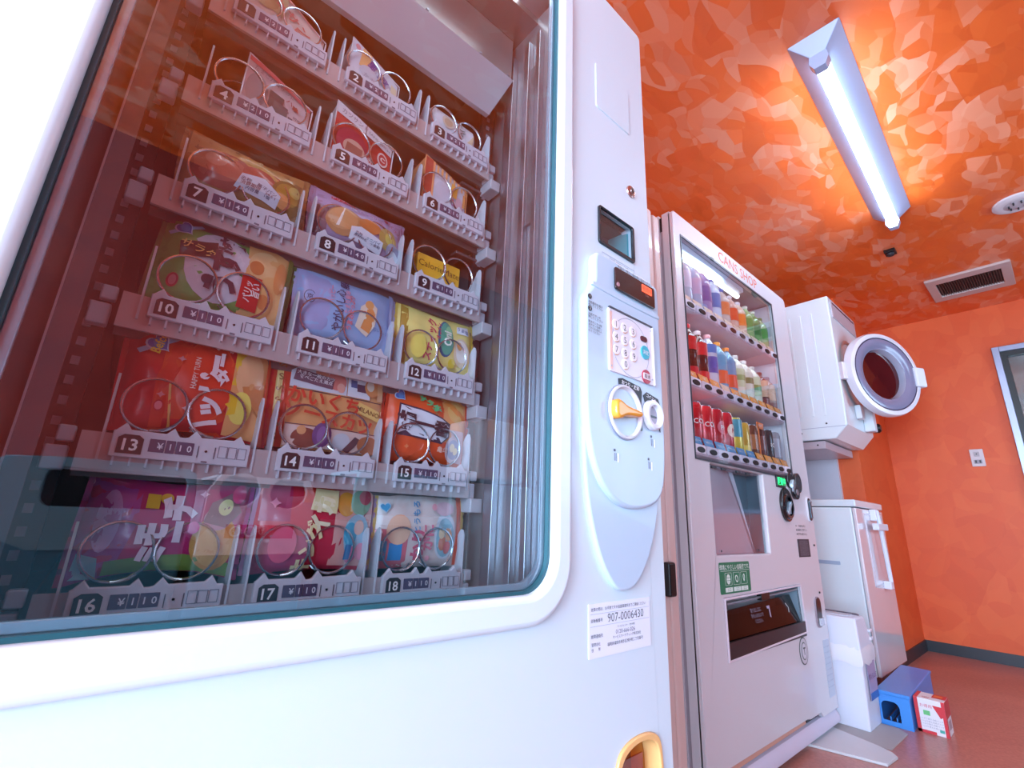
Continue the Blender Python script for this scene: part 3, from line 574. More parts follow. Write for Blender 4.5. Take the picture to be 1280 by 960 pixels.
# ---------------- products
def gridpoly(pts, rings=4):
    cx = sum(p[0] for p in pts)/len(pts); cy = sum(p[1] for p in pts)/len(pts); n = len(pts); V = [(cx, cy)]; Fs = []
    for r in range(1, rings+1):
        for p in pts: V.append((cx+(p[0]-cx)*r/rings, cy+(p[1]-cy)*r/rings))
    for k in range(n): Fs.append((0, 1+k, 1+(k+1) % n))
    for r in range(1, rings):
        for k in range(n): a = 1+(r-1)*n; b = 1+r*n; Fs.append((a+k, b+k, b+(k+1) % n, a+(k+1) % n))
    return V, Fs
def dens(pts, m=4):
    out = []
    for i in range(len(pts)):
        a, b = pts[i], pts[(i+1) % len(pts)]
        for k in range(m): out.append((a[0]+(b[0]-a[0])*k/m, a[1]+(b[1]-a[1])*k/m))
    return out
def film(h): return M(h, .28, coat=.35, noise=.05)
def art(g, els, S, w, h):
    """printed design; u, v run 0..1 over the face, sizes of text in metres"""
    for L, e in enumerate(els):
        k = e[0]; off = .0006+.00025*L
        if k == 'r': V, Fs = gridpoly(dens([(e[1], e[2]), (e[3], e[2]), (e[3], e[4]), (e[1], e[4])], 5)); col = e[5]
        elif k == 'c': V, Fs = gridpoly(ell(e[1], e[2], e[3], e[4], 20)); col = e[5]
        elif k == 'p': V, Fs = gridpoly(dens(e[1], 3)); col = e[2]
        elif k == 't':
            tv, Fs = text_geo(e[1], e[7] if len(e) > 7 else .01); c, q = math.cos(e[6]), math.sin(e[6])
            V = [(e[2]+(x*c-y*q)*e[4]/w, e[3]+(x*q+y*c)*e[4]/h) for x, y in tv]; col = e[5]
        g.add([S(u, v, off) for u, v in V], Fs, film(col), False)
def bag(slot, name, label, col, els, h=.112, t=.034, endc=None, tilt=.045, dx=0, w=.146, pinch=.13, cat='snack bag', seed=0, dz=0, loose=1.):
    r, c = (slot-1)//3, (slot-1) % 3; x0 = COLX[c]-.006+dx; z0 = ROWZ[r]+.0185+dz; y0 = YS+.030
    rnd = random.Random(slot*13+seed); ph = [rnd.uniform(0, 6) for _ in range(6)]
    def S(u, v, off, side=-1):
        uu = min(1, max(0, u)); vv = min(1, max(0, v))
        a = max(0, math.sin(PI*uu))**.55; b = max(0, math.sin(PI*vv))**.45; th = t/2*a*b
        wr = (math.sin(uu*17+ph[0]+vv*3)*.0011+math.sin(vv*13+ph[1]+uu*5)*.0010+math.sin((uu+vv)*23+ph[2])*.0006)*min(1, th*90)
        wr += math.sin(vv*40+ph[4])*.0008*(1-a)*loose
        zz = (vv-.5)*h*(1-pinch*math.sin(PI*uu)**.8)+h/2*(1-pinch*.5)
        xx = x0+u*w+(math.sin(vv*3+ph[3])*.0022)*(1-a)
        yy = y0+side*(th+wr+off)+(zz)*tilt
        return (xx, yy, z0+zz)
    root = thing(name, label, cat, (x0+w/2, y0, z0)); nx, nz = 26, 16; g = G()
    for side in (-1, 1):
        V = [S(i/nx, j/nz, 0, side) for i in range(nx+1) for j in range(nz+1)]
        Fs = [(i*(nz+1)+j, (i+1)*(nz+1)+j, (i+1)*(nz+1)+j+1, i*(nz+1)+j+1) for i in range(nx) for j in range(nz)]
        if side > 0: Fs = [f[::-1] for f in Fs]
        g.add(V, Fs, film(col), True)
    g.build('wrapper', root, flipfix=False)
    g = G(); art(g, els, S, w, h); g.build('printed_design', root, flipfix=False)
    g = G()     # crimped seal strips at both ends
    for s in (0, 1):
        V = []; n = 20
        for j in range(n+1):
            p0 = S(s, j/n, 0); d = -.005 if s == 0 else .005
            V += [p0, (p0[0]+d, p0[1]+.0009*(-1)**j, p0[2])]
        g.add(V, [(2*j, 2*j+1, 2*j+3, 2*j+2) for j in range(n)], film(endc or col), False)
    g.build('end_seal', root, flipfix=False)
    return root
def heart(u, v, s, col, rot=0, ar=1.3):
    P = []
    for i in range(24):
        t = 2*PI*i/24; x = 16*math.sin(t)**3/17; y = (13*math.cos(t)-5*math.cos(2*t)-2*math.cos(3*t)-math.cos(4*t))/17
        c, q = math.cos(rot), math.sin(rot); P.append((u+s*(x*c-y*q), v+s*ar*(x*q+y*c)))
    return ('p', P, col)
H = PI/2
emblem = lambda u, v, s=.085: [('p', [(u-s*1.7, v-s*1.5), (u-s*1.4, v-s*2.0), (u+s*2.2, v+s*1.6), (u+s*1.8, v+s*2.1)], '8fc4e6'), heart(u, v, s*1.25, 'b8d8f0', .9), heart(u, v, s*1.05, '2f66b4', .9), ('c', u, v, s*.55, s*.8, '3f86c4')]
bag(13, 'rice_cracker_bag', 'red and orange rice cracker bag with blue heart emblem above tag 13', 'd6202c',
    [('r', .22, .0, .70, 1, 'ea4a22'), ('p', [(.30, .02), (.31, .5), (.42, .97), (.28, .97), (.20, .5), (.22, .02)], 'e63a20'), ('c', .52, .55, .20, .46, 'f0552a'), ('c', .52, .55, .19, .44, 'ea4226'), ('p', [(.34, .0), (.36, .0), (.30, .45), (.285, .45)], 'f6b45a'), ('r', .70, .02, .985, .98, 'e8a468'), ('r', .70, .55, .80, .98, 'f2c23c'), ('c', .83, .68, .11, .26, 'f0b888'), ('p', [(.78, .55), (.98, .62), (.97, .35), (.84, .30)], 'd98a4c'), ('p', [(.80, .45), (.965, .25), (.97, .22), (.80, .42)], 'b8743c'), ('c', .79, .32, .085, .17, 'f0dc6a'), ('p', [(.70, .22), (.76, .25), (.76, .42), (.69, .45), (.72, .37), (.675, .33), (.72, .29)], 'f2c22a'), ('r', .965, 0, 1, 1, 'd8502c')]
    + emblem(.17, .84, .072) + [('t', 'Befco', .17, .84, .0125, 'f2d84a', H-.15, .02), ('t', 'ハッピー', .565, .38, .030, 'f4dfe6', H+.0, .055), ('t', 'ターン', .60, .80, .022, 'f4dfe6', H, .05), ('t', 'HAPPY TURN', .435, .60, .0075, 'f4d8d0', H), ('t', '✦', .33, .72, .010, 'c890a0', 0), ('t', '✦', .43, .22, .012, 'f0b0b4', 0), ('t', '✦', .66, .92, .010, 'f0b0b4', 0), ('t', '✦', .25, .33, .010, 'e88890', 0), ('c', .25, .22, .032, .055, 'd02a30'), ('c', .25, .22, .024, .042, 'e8808c')],
    h=.128, endc='c81a28', seed=1)
bag(10, 'rice_cracker_bag', 'green salted thin rice cracker bag with white oval above tag 10', '6cae5a',
    [('r', .0, .0, .68, 1, '74b862'), ('c', .42, .55, .24, .42, 'e6dce6'), ('c', .44, .50, .26, .44, 'ded4e0'), ('r', .62, .02, .975, .98, 'eeb474'), ('c', .76, .70, .13, .24, 'f2c48c'), ('c', .70, .66, .06, .10, 'd8834a'), ('c', .84, .32, .13, .28, 'f0b878'), ('c', .80, .25, .05, .10, 'dd8a50'), ('c', .90, .62, .05, .22, 'e89a5c'), ('p', [(.14, .50), (.40, .62), (.38, .82), (.12, .70)], '3a2430'), ('r', .955, 0, 1, 1, '6a7a3a'), ('c', .14, .22, .038, .08, 'c03a48'), ('c', .14, .22, .024, .055, 'e08890'), ('p', [(.60, .08), (.76, .08), (.76, .52), (.60, .52)], 'd42a26')]
    + emblem(.13, .86, .062) + [('t', 'サラダ', .26, .66, .0135, 'e8c87a', -.18, .01), ('t', 'うす', .46, .44, .036, '5a3444', H, .05), ('t', '焼', .49, .82, .030, '5a3444', H, .04), ('c', .35, .30, .035, .055, '5a3444'), ('t', 'パリッ', .66, .30, .011, 'f8ecec', H, .02), ('t', '旨い', .72, .34, .012, 'f8ecec', H, .02)],
    h=.118, endc='4f7c48')
bag(11, 'rice_cracker_bag', 'pale blue cracker bag with small dark script above tag 11', '94b8e6',
    [('r', .0, .0, .3, 1, 'a4acdc'), ('c', .11, .55, .052, .09, '3c3c58'), ('c', .11, .55, .046, .08, '9cb0e0'), ('t', '京', .11, .55, .009, '3c3c58', 0), ('p', [(.56, .28), (.60, .62), (.70, .76), (.78, .66), (.76, .36), (.70, .18), (.64, .22)], 'f0e0cc'), ('p', [(.62, .28), (.67, .60), (.72, .64), (.76, .56), (.72, .24)], 'e89a58'), ('c', .69, .68, .045, .07, 'e8a868'), ('t', 'やがいし心', .38, .46, .0150, '39365a', H+.0, .012), ('t', '藤', .42, .88, .0145, '39365a', H), ('t', 'ハッピー', .30, .66, .009, 'e48a9c', H), ('t', 'うまみたっぷり', .50, .46, .0092, 'e87a80', H, .03), ('t', 'たまり醤油', .45, .60, .009, 'e89ab0', H), ('t', 'おいしさ', .83, .32, .007, '6a94c4', 0), ('r', .93, 0, 1, 1, 'a8b8e4')],
    h=.114, endc='a8b4e0', t=.038)
bag(12, 'snack_bag', 'yellow stick onion snack bag with green oval above tag 12', 'f0dc84',
    [('r', .02, .02, .10, .98, 'b8923a'), ('c', .56, .56, .11, .34, '2f5f88'), ('c', .57, .57, .095, .31, '4aa890'), ('c', .60, .66, .05, .16, '8ccf9a'), ('c', .80, .40, .13, .26, 'e8d0b0'), ('c', .80, .42, .10, .2, 'f4ece4'), ('c', .76, .50, .04, .08, 'e4a868'), ('p', [(.72, .74), (.90, .74), (.90, .90), (.72, .86)], 'e4e8f0'), ('t', 'うま塩', .81, .81, .009, '4a6a98', -.15, .01), ('t', 'スティック', .355, .48, .0175, 'c8405a', H-.1, .03), ('t', 'オニオン', .455, .66, .009, 'c8405a', H-.1, .02), ('t', 'Oni', .57, .56, .021, 'f2f6ea', H-.05, .03), ('c', .66, .14, .05, .08, 'e8c83c'), ('c', .22, .30, .09, .2, 'ecd86a'), ('r', .95, 0, 1, 1, 'dcc040')],
    h=.110, endc='e0c860', t=.034)
bag(14, 'cutlet_snack_packet', 'orange and brown sauce cutlet snack packet above tag 14', 'e8a86e',
    [('r', .0, .0, .045, 1, 'e8cf88'), ('r', .045, .0, .10, 1, 'd2452c'), ('r', .10, .66, .985, .67, '6a5060'), ('p', [(.10, .68), (.60, .68), (.60, .97), (.10, .97)], 'd8dce8'), ('c', .50, .84, .09, .12, 'e4847a'), ('c', .36, .90, .06, .06, 'ea9a80'), ('c', .54, .76, .04, .06, 'f0b0a0'), ('p', [(.12, .76), (.46, .72), (.47, .86), (.14, .90)], '6a5668'), ('r', .605, .68, .84, .97, 'e6ecf6'), ('r', .635, .80, .70, .90, '4a76ac'), ('r', .70, .76, .80, .86, '5a4a60'), ('c', .86, .84, .08, .12, 'e4945c'), ('c', .84, .86, .04, .07, 'f2dcc8'), ('r', .92, .68, .985, .97, 'e8b080'), ('r', .10, .255, .985, .265, '6a5060'), ('p', [(.10, .02), (.985, .02), (.985, .25), (.10, .25)], 'dfc4bc'), ('c', .28, .12, .12, .11, '8a4a3c'), ('c', .24, .20, .04, .05, 'e0a070'), ('c', .42, .17, .085, .14, '6f4a86'), ('c', .42, .17, .045, .10, '8c62a0'), ('c', .60, .12, .08, .10, 'c8ccd8'), ('p', [(.62, .03), (.72, .20), (.78, .17), (.68, .0)], '5a4048'), ('c', .86, .12, .11, .11, 'b06a44'), ('p', [(.70, .50), (.94, .42), (.95, .55), (.71, .63)], 'f0c876'), ('t', 'MILANO', .825, .525, .0098, '7a4a2a', -.22, .015),
     ('t', 'かいくち', .40, .57, .0255, 'd8432c', -.05, .03), ('t', 'ソースカツ', .47, .375, .0250, 'dc4a30', -.10, .03), ('t', '大きな一枚のカツ', .30, .84, .0062, 'f0ecf0', -.06), ('t', '食べごたえ満点', .30, .79, .0062, 'f0ecf0', -.06)]
    + [('t', 'S', .022, .1+.13*i, .012, '8a5a2a', i*1.3, .02) for i in range(7)],
    h=.122, t=.018, pinch=.03, endc='c8402a', w=.150, dx=-.002)
bag(15, 'rice_cracker_bag', 'bright orange fried rice cracker bag with white plaque above tag 15', 'ee5a28',
    [('r', .62, .30, .965, .99, 'f0a05c'), ('c', .80, .78, .12, .16, 'f2b86a'), ('p', [(.64, .9), (.92, .62), (.94, .70), (.70, .96)], 'ee8c40'), ('r', .74, .05, .93, .50, 'd8b0b4'), ('p', [(.08, .34), (.60, .26), (.70, .38), (.72, .58), (.60, .66), (.34, .74), (.10, .76)], '3a3048'), ('p', [(.095, .36), (.60, .285), (.685, .39), (.705, .57), (.60, .635), (.34, .715), (.115, .735)], 'e2e4f0'), ('r', .95, 0, 1, 1, 'dc4220'), ('c', .78, .22, .12, .19, 'c8b4bc'), ('c', .78, .22, .085, .14, '8a90b0'), ('c', .76, .24, .035, .06, 'e8d8b4'), ('c', .81, .20, .03, .05, 'e8d8b4')]
    + emblem(.10, .86, .055)[1:] + [('t', '揚一番', .385, .50, .0300, '3a2c38', -.10, .05), ('t', 'サラダ', .43, .84, .013, '4ab87a', -.5, .05), ('t', '味', .53, .74, .013, '4ab87a', -.5, .05), ('t', '亀印', .62, .18, .0105, 'f6c8b8', 0, .02), ('t', '✦', .2, .18, .01, 'f08a5a', 0)],
    h=.124, t=.036, endc='dc4220')
bag(16, 'candy_bag', 'magenta and green candy snack bag with tall white letters above tag 16', 'c42a70',
    [('p', [(.0, .0), (.22, .0), (.30, .5), (.30, 1), (.0, 1)], 'b04a9c'), ('c', .14, .55, .07, .3, 'c890cc'), ('p', [(.02, .04), (.16, .0), (.14, .20), (.03, .26)], '9cc8d4'), ('p', [(.18, .02), (.98, .02), (.98, .14), (.62, .2), (.18, .16)], '7c9a48'), ('c', .80, .34, .16, .30, 'd8a458'), ('c', .80, .30, .12, .22, 'e0b46e'), ('c', .80, .60, .10, .13, 'd0a0b0'), ('p', [(.70, .56), (.86, .50), (.96, .66), (.88, .88), (.74, .78)], '8a6a70'), ('c', .84, .72, .05, .09, 'd8e0a0'), ('c', .92, .85, .05, .10, 'e04480'), ('r', .33, .70, .41, .86, 'd8b038'), ('c', .45, .82, .04, .06, 'e0a830'), ('t', 'モ', .40, .42, .030, 'ecd4e4', H, .07), ('t', 'チ', .54, .72, .034, 'ecd4e4', H, .07), ('t', 'ミ', .42, .20, .026, 'ecd4e4', H, .07), ('t', 'ー', .55, .45, .030, 'ecd4e4', H, .07), ('c', .64, .50, .04, .07, 'e8609c'), ('t', '✦', .68, .88, .012, 'f0a8c8', 0)],
    h=.116, t=.040, pinch=.22, loose=2.2, endc='b84a94')
bag(17, 'candy_bag', 'red and pink puffed snack bag with cream lettering above tag 17', 'd42a48',
    [('p', [(.0, .0), (.45, .0), (.45, .4), (.0, .4)], 'b83a6c'), ('r', .02, .55, .25, .97, 'b82a60'), ('r', .34, .78, .60, .99, 'e03a30'), ('p', [(.62, .05), (.985, .05), (.985, .95), (.62, .95)], 'e8a8a0'), ('c', .72, .78, .09, .15, 'e8a03c'), ('c', .86, .80, .10, .16, '7fa07c'), ('c', .90, .86, .06, .09, 'c03a50'), ('c', .84, .40, .13, .26, 'a8c8dc'), ('c', .78, .42, .07, .14, '4aa8cc'), ('c', .86, .50, .05, .09, 'f0c0b0'), ('c', .80, .18, .06, .10, 'd86a8c'), ('r', .74, .12, .80, .30, '3a6ea8'), ('c', .90, .22, .06, .10, 'ec9ab0'), ('p', [(.40, .70), (.62, .66), (.64, .94), (.44, .96)], 'e8dca8'), ('t', 'イカ', .50, .64, .027, 'f2e8c4', H-.15, .06), ('t', 'キング', .42, .26, .024, 'f0dca8', H-.2, .05), ('c', .22, .30, .10, .2, 'd8587c'), ('t', '✦', .12, .75, .016, 'e88aa8', 0)],
    h=.114, t=.036, pinch=.08, endc='c49ac4', w=.150)
bag(18, 'candy_bag', 'cream and pale pink puffed snack bag with blue heart emblem above tag 18', 'e8d4d0',
    [('r', .0, .0, .32, .5, 'd86a78'), ('r', .02, .1, .12, .35, '5a90b8'), ('r', .14, .1, .27, .32, '3a86c4'), ('c', .22, .5, .12, .2, 'f0b89a'), ('c', .76, .42, .15, .32, 'dfe0ea'), ('c', .76, .40, .125, .27, '9cc4d4'), ('c', .72, .32, .05, .1, 'ec8a68'), ('c', .80, .44, .05, .09, 'f2b088'), ('c', .79, .26, .05, .09, 'e87a78'), ('c', .70, .46, .04, .08, 'f4d0a8'), ('c', .74, .80, .12, .1, 'e8b8c4'), ('r', .90, .02, .965, .98, 'dc5a3c'), ('r', .965, .0, 1, 1, 'efc46a'), ('t', 'とうもろ', .40, .68, .0125, '5a94c4', H, .03), ('t', 'かり', .43, .30, .024, 'd85a78', H, .05), ('t', 'かに', .53, .40, .020, 'e27a90', H, .04), ('c', .60, .82, .03, .05, 'f0a8b4'), ('c', .55, .12, .025, .04, 'f0a8b4')]
    + [heart(.06, .78, .062, 'b8dcf0', .2), heart(.06, .78, .05, '3fa0d0', .2)],
    h=.108, t=.032, pinch=.03, endc='efc46a')
# bread bags (7, 8): clear film over buns
def bread(slot, label, film_c, buns, els, h, seed, dz=0):
    r = bag(slot, 'bread_bag', label, film_c, els, h=h, t=.05, pinch=.20, seed=seed, cat='bread', loose=1.5)
    return r
bread(7, 'clear brown-topped bread bag with two filled rolls above tag 7', 'b08858', 0,
      [('r', .03, .62, .97, .98, 'd0a468'), ('p', [(.02, .55), (.45, .70), (.97, .5), (.97, .70), (.5, .86), (.02, .98)], 'd8b070'), ('c', .28, .42, .24, .34, 'b06050'), ('c', .26, .46, .19, .26, 'c87868'), ('c', .22, .54, .08, .12, 'd89a8a'), ('c', .56, .52, .14, .16, 'b8584c'), ('c', .82, .40, .15, .32, '8a6a34'), ('c', .82, .46, .11, .20, 'b08a3c'), ('c', .78, .30, .08, .14, 'd8945a'), ('c', .88, .56, .06, .10, 'c8b464'), ('p', [(.38, .18), (.74, .10), (.76, .34), (.60, .50), (.42, .44)], 'd8dcea'), ('t', '名称　菓子パン', .57, .33, .0065, '5a6078', -.1), ('t', '消費期限　24.5.1', .57, .27, .0060, '8a4a5a', -.1), ('t', '内容量　1個', .57, .21, .0055, '5a6078', -.1), ('c', .36, .84, .02, .03, 'a07840'), ('c', .55, .80, .02, .03, 'a07840')], .092, 3)
bread(8, 'lavender-topped clear bread bag with filled rolls above tag 8', 'a98fae', 0,
      [('r', .02, .62, .98, .99, 'b8a4cc'), ('r', .02, .1, .14, .62, '8a6a74'), ('r', .16, .86, .42, .94, 'c0284a'), ('t', 'アップルパイ', .29, .90, .0065, 'f6dce4', 0), ('c', .30, .42, .18, .30, 'c08a5c'), ('c', .28, .46, .14, .22, 'd09a68'), ('p', [(.22, .30), (.27, .68), (.285, .68), (.25, .30)], 'efe0d4'), ('c', .55, .50, .12, .16, 'cc7c44'), ('c', .78, .42, .12, .24, 'b89a54'), ('c', .80, .44, .07, .13, 'd8c85a'), ('c', .87, .22, .10, .18, '98a0b8'), ('c', .87, .16, .07, .10, 'd4e4ee'), ('p', [(.36, .10), (.72, .04), (.72, .28), (.46, .40), (.36, .34)], 'e2e4f0'), ('t', '名称　ミニパイ', .55, .24, .006, '505a74', -.1), ('t', '原材料名　小麦粉', .55, .18, .0055, '505a74', -.1), ('t', '果実たっぷり', .48, .76, .007, '6a5a90', 0), ('c', .74, .82, .03, .05, 'a01f44'), ('t', 'さくさく', .84, .74, .008, 'a01f44', -.6)], .092, 4)
# triangular sandwich packs
def sandwich(slot, label, col, els, hl=.088, hr=.052, w=.10, dx=.01, topc=None, edge='e8e0e4', curve=0):
    r, c = (slot-1)//3, (slot-1) % 3; x0 = COLX[c]+dx; z0 = ROWZ[r]+.017; y0 = YS+.020; t = .052
    root = thing('sandwich_pack', label, 'sandwich', (x0+w/2, y0, z0)); g = G()
    def S(u, v, off): hh = hl+(hr-hl)*u; return (x0+u*w, y0-off-.004*math.sin(PI*min(1, max(0, u))), z0+v*hh)
    n = 8; F_ = [S(u/n, 0, 0) for u in range(n+1)]+[S(u/n, 1, 0) for u in range(n, -1, -1)]
    Bk = [(p[0], y0+t, p[2]) for p in F_]; N = len(F_)
    g.add(F_+Bk, [tuple(range(N)), tuple(range(2*N-1, N-1, -1))], film(col)); g.add(F_+Bk, [(i, (i+1) % N, (i+1) % N+N, i+N) for i in range(N)], film(topc or edge))
    g.build('pack', root)
    g = G(); art(g, els, S, w, (hl+hr)/2); g.build('printed_design', root, flipfix=False)
    g = G(); a, b = S(0, 1, 0), S(1, 1, 0); g.tube([(a[0]-.002, a[1]-.001, a[2]+.001), (b[0]+.003, b[1]-.001, b[2]+.001)], .0011, film(edge), 6); c0, c1 = S(1, 0, 0), S(1, 1, 0); g.tube([(c0[0]+.002, c0[1], c0[2]), (c1[0]+.003, c1[1], c1[2])], .0011, film(edge), 6); c0, c1 = S(0, 0, 0), S(0, 1, 0); g.tube([(c0[0]-.001, c0[1], c0[2]), (c1[0]-.001, c1[1], c1[2])], .0011, film(edge), 6); g.build('sealed_edge', root)
    return root
sandwich(1, 'pale pink sandwich pack with red cursive print above tag 1', 'dcc6be', [('p', [(.0, .35), (.5, .35), (.5, .98), (.0, .98)], 'cbb48c'), ('c', .25, .55, .16, .25, 'b89a6c'), ('t', 'Mixサンド', .62, .55, .020, 'd8706a', -.35, .03), ('t', 'Egg', .72, .28, .016, 'e08078', -.3, .02), ('p', [(.0, .93), (.98, .93), (.98, 1), (.0, 1)], 'e4a49c')], hl=.098, hr=.030, w=.118, dx=.004)
sandwich(2, 'white sandwich pack with orange stripe and violet writing above tag 2', 'd8d6e2', [('p', [(.16, .45), (.34, .45), (.38, .98), (.20, .98)], 'f0b478'), ('c', .10, .88, .05, .07, 'd88a90'), ('c', .40, .36, .22, .22, 'c4bfcc'), ('t', '野菜', .56, .60, .019, '6a4c9c', -.4, .04), ('t', 'サンド', .74, .50, .012, '6a4c9c', -.4, .03), ('c', .80, .42, .07, .14, 'b0a8bc'), ('r', .84, .1, .97, .7, 'e8d4b0'), ('t', 'たまご', .44, .22, .010, '9a94a8', -.2)], hl=.080, hr=.040, w=.085, dx=.008)
sandwich(4, 'greyish pink sandwich pack with dark green label above tag 4', 'd2bcc0', [('p', [(.0, .90), (1, .90), (1, 1), (.0, 1)], 'd8606a'), ('c', .18, .40, .16, .34, 'a8a0a4'), ('r', .36, .08, .58, .60, '3c4a50'), ('r', .44, .0, .66, .42, '4c6068'), ('t', 'ハム', .72, .62, .010, 'b05a60', -.2, .02), ('t', '■', .76, .58, .010, 'a0504c', 0), ('t', '名称　調理パン', .78, .30, .0058, '5a5a70', -.1), ('t', '■　■', .80, .18, .008, '4a4a60', 0), ('t', 'たまごハムサンド', .40, .80, .007, 'a07880', -.05)], hl=.086, hr=.046, w=.088, dx=.034)
sandwich(5, 'red cutlet sandwich pack with white top band above tag 5', 'c22a30', [('p', [(.0, .80), (1, .74), (1, 1), (.0, 1)], 'dcd6dc'), ('r', .49, .74, .505, 1, '6a4a50'), ('t', 'カツサンド', .30, .89, .009, '8a8690', -.03), ('t', 'SANDWICH', .75, .86, .0075, '8a8690', -.03), ('c', .30, .32, .26, .32, 'a82a48'), ('c', .34, .24, .18, .18, 'c8a090'), ('p', [(.20, .10), (.48, .08), (.48, .30), (.22, .32)], '9a5a50'), ('c', .84, .42, .10, .20, 'e4d0cc'), ('c', .84, .42, .075, .15, 'c03038'), ('t', 'C', .84, .42, .013, 'f2e4e0', 0, .03), ('t', '赤', .62, .16, .012, 'f0d8d4', 0)], hl=.094, hr=.058, w=.096, dx=.002)
sandwich(6, 'orange and white striped sandwich pack with dark red edge above tag 6', 'd8d4e0', [('p', [(.0, .0), (.16, .0), (.16, 1), (.0, 1)], 'b8483c'), ('r', .16, .0, .2, 1, 'f0a070')]+[('r', .24+.10*i, .78, .29+.10*i, .97, 'f0a468') for i in range(8)]+[('p', [(.58, .42), (.74, .42), (.76, .78), (.60, .80)], 'f2a83c'), ('c', .40, .34, .18, .28, 'c8c2d0'), ('c', .82, .30, .10, .22, 'd8a8b4'), ('t', 'S', .66, .24, .02, 'c060a0', .3, .03), ('r', .9, .3, .97, .75, 'e8944c')], hl=.090, hr=.058, w=.088, dx=.006, edge='f0a070')
# white roll-wrapped packet (3)
r_, c_ = 0, 2; x0 = COLX[2]+.004; z0 = ROWZ[0]+.017
t = thing('wrapped_roll', 'white paper-wrapped roll with thin grey writing above tag 3', 'snack', (x0+.05, YS+.05, z0))
g = G(); n = 14; V = []
for i, x in enumerate((x0+.006, x0+.012, x0+.098, x0+.104)):
    rr = (.030, .036, .034, .028)[i]
    for k in range(n*2):
        a = 2*PI*k/(n*2); V.append((x, YS+.052+rr*math.cos(a)*.95, z0+.036+rr*math.sin(a)*1.0))
N = n*2; g.add(V, [(i*N+k, i*N+(k+1) % N, (i+1)*N+(k+1) % N, (i+1)*N+k) for i in range(3) for k in range(N)]+[tuple(range(N)), tuple(3*N+k for k in range(N))], film('e4e2ea'), True); g.build('wrapper', t)
g = G()
def SR(u, v, off): a = PI+(.5-v)*2.2; rr = .0365+off; return (x0+.012+u*.086, YS+.052+rr*math.cos(a)*.95, z0+.036+rr*math.sin(a))
art(g, [('c', .30, .50, .16, .16, 'd8c4b4'), ('c', .30, .48, .11, .10, 'c8a88c'), ('t', 'ロール', .62, .62, .016, '6a7a78', -1.2, .02), ('t', 'ハムチーズ', .46, .72, .007, 'a8909c', 0), ('p', [(.74, .1), (.98, .05), (.98, .55)], 'e8c8a4')], SR, .09, .08); g.build('printed_design', t, flipfix=False)
# yellow boxes (9)
def cbox(x0, x1, y0, y1, z0, z1, label, front=True):
    t = thing('snack_box', label, 'snack box', ((x0+x1)/2, (y0+y1)/2, z0)); g = G(); g.box(x0, x1, y0, y1, z0, z1, film('f4b832')); g.build('carton', t, bevel=.0015)
    g = G(); S = lambda u, v, off: (x0+u*(x1-x0), y0-off, z0+v*(z1-z0))
    art(g, [('t', 'CalorieMate', .5, .64, .0165, '8a5a24', -.02, .0), ('t', 'BLOCK', .80, .36, .006, 'a87830', 0), ('r', .04, .06, .96, .10, 'f0a828')], S, x1-x0, z1-z0); g.build('printed_design', t, flipfix=False)
zz = ROWZ[2]+.017
cbox(.322, .408, YS+.024, YS+.046, zz, zz+.050, 'yellow snack box with thin brown lettering above tag 9')
cbox(.300+.008, .345, YS+.085, YS+.105, zz, zz+.040, 'yellow snack box half hidden behind the front box above tag 9')

# ================================================================ SLIM MACHINE between the two
Y2 = .745
t = thing('slim_machine', 'narrow pale pink machine half hidden between the snack and drink machines', 'vending machine', (1.0, 1.0, FLZ))
g = G(); g.box(.76, 1.222, Y2+.004, 1.35, FLZ+.02, 1.03, SLIMW); g.build('body', t, bevel=.008)
g = G(); g.box(1.2235, 1.262, Y2+.002, Y2+.05, FLZ+.02, 1.018, SLIMW); g.build('side_trim', t, bevel=.007)
g = G(); g.box(1.186, 1.190, Y2+.0005, Y2+.006, .55, .99, M('7a6068', .4)); g.build('seam', t)
g = G(); g.box(1.176, 1.198, Y2-.001, Y2+.01, .30, .44, M('6a4040', .5)); g.build('dark_slot', t, bevel=.002)  # dark brown strip on the front
g = G(); g.box(1.190, 1.224, Y2-.016, Y2+.006, -.185, -.098, BLACK); g.build('door_handle', t, bevel=.006)
g = G()
for z in (.105, .145): g.box(1.196, 1.203, Y2-.0005, Y2+.005, z-.006, z+.006, DKGREY)
g.build('marks', t)
for x in (.79, 1.2):
    for y in (.78, 1.3): g = G(); g.lathe([(.018, 0), (.018, .022)], (x, y, FLZ), DKGREY, 12); g.build('foot', t)

# ================================================================ DRINK MACHINE
dm = thing('drink_machine', 'pale lavender-pink drink vending machine with lit bottle display and hinged outlet flap', 'vending machine', (1.87, 1.0, FLZ))
DX0, DX1, DT = 1.349, 2.384, 1.10
wx0, wx1, wz0_, wz1_ = 1.397, 2.199, .205, 1.013
ht = (1.488, 1.896, -.087, .198); ot = [(1.511, -.2115), (2.1375, -.2035), (2.151, -.376), (1.510, -.387)]
g = G()
outl = [(DX1-.012, DT), (DX1, DT-.012), (DX1, -.668), (2.215, -.668), (2.195, -.650), (2.09, -.650), (2.06, -.644), (DX0, -.640), (DX0, DT-.012), (DX0+.012, DT)]
V, Fs = sheet_geo([outl, [(wx0, wz0_), (wx1, wz0_), (wx1, wz1_), (wx0, wz1_)], rrect(*ht[:2], *ht[2:], .004), ot], .010)
mpd = FR(Y2+.010); g.add([mpd(*v) for v in V], Fs, CANW, True)
dd = g.build('door', dm, bevel=.004, seg=3)
g = G(); g.box(DX0+.0, DX0+.016, Y2+.012, Y2+.042, -.640, DT-.004, CANW); g.box(DX1-.016, DX1, Y2+.012, Y2+.042, -.665, DT-.004, CANW); g.box(DX0+.016, DX1-.016, Y2+.014, Y2+.042, DT-.02, DT-.004, CANW); g.build('door_edge', dd)
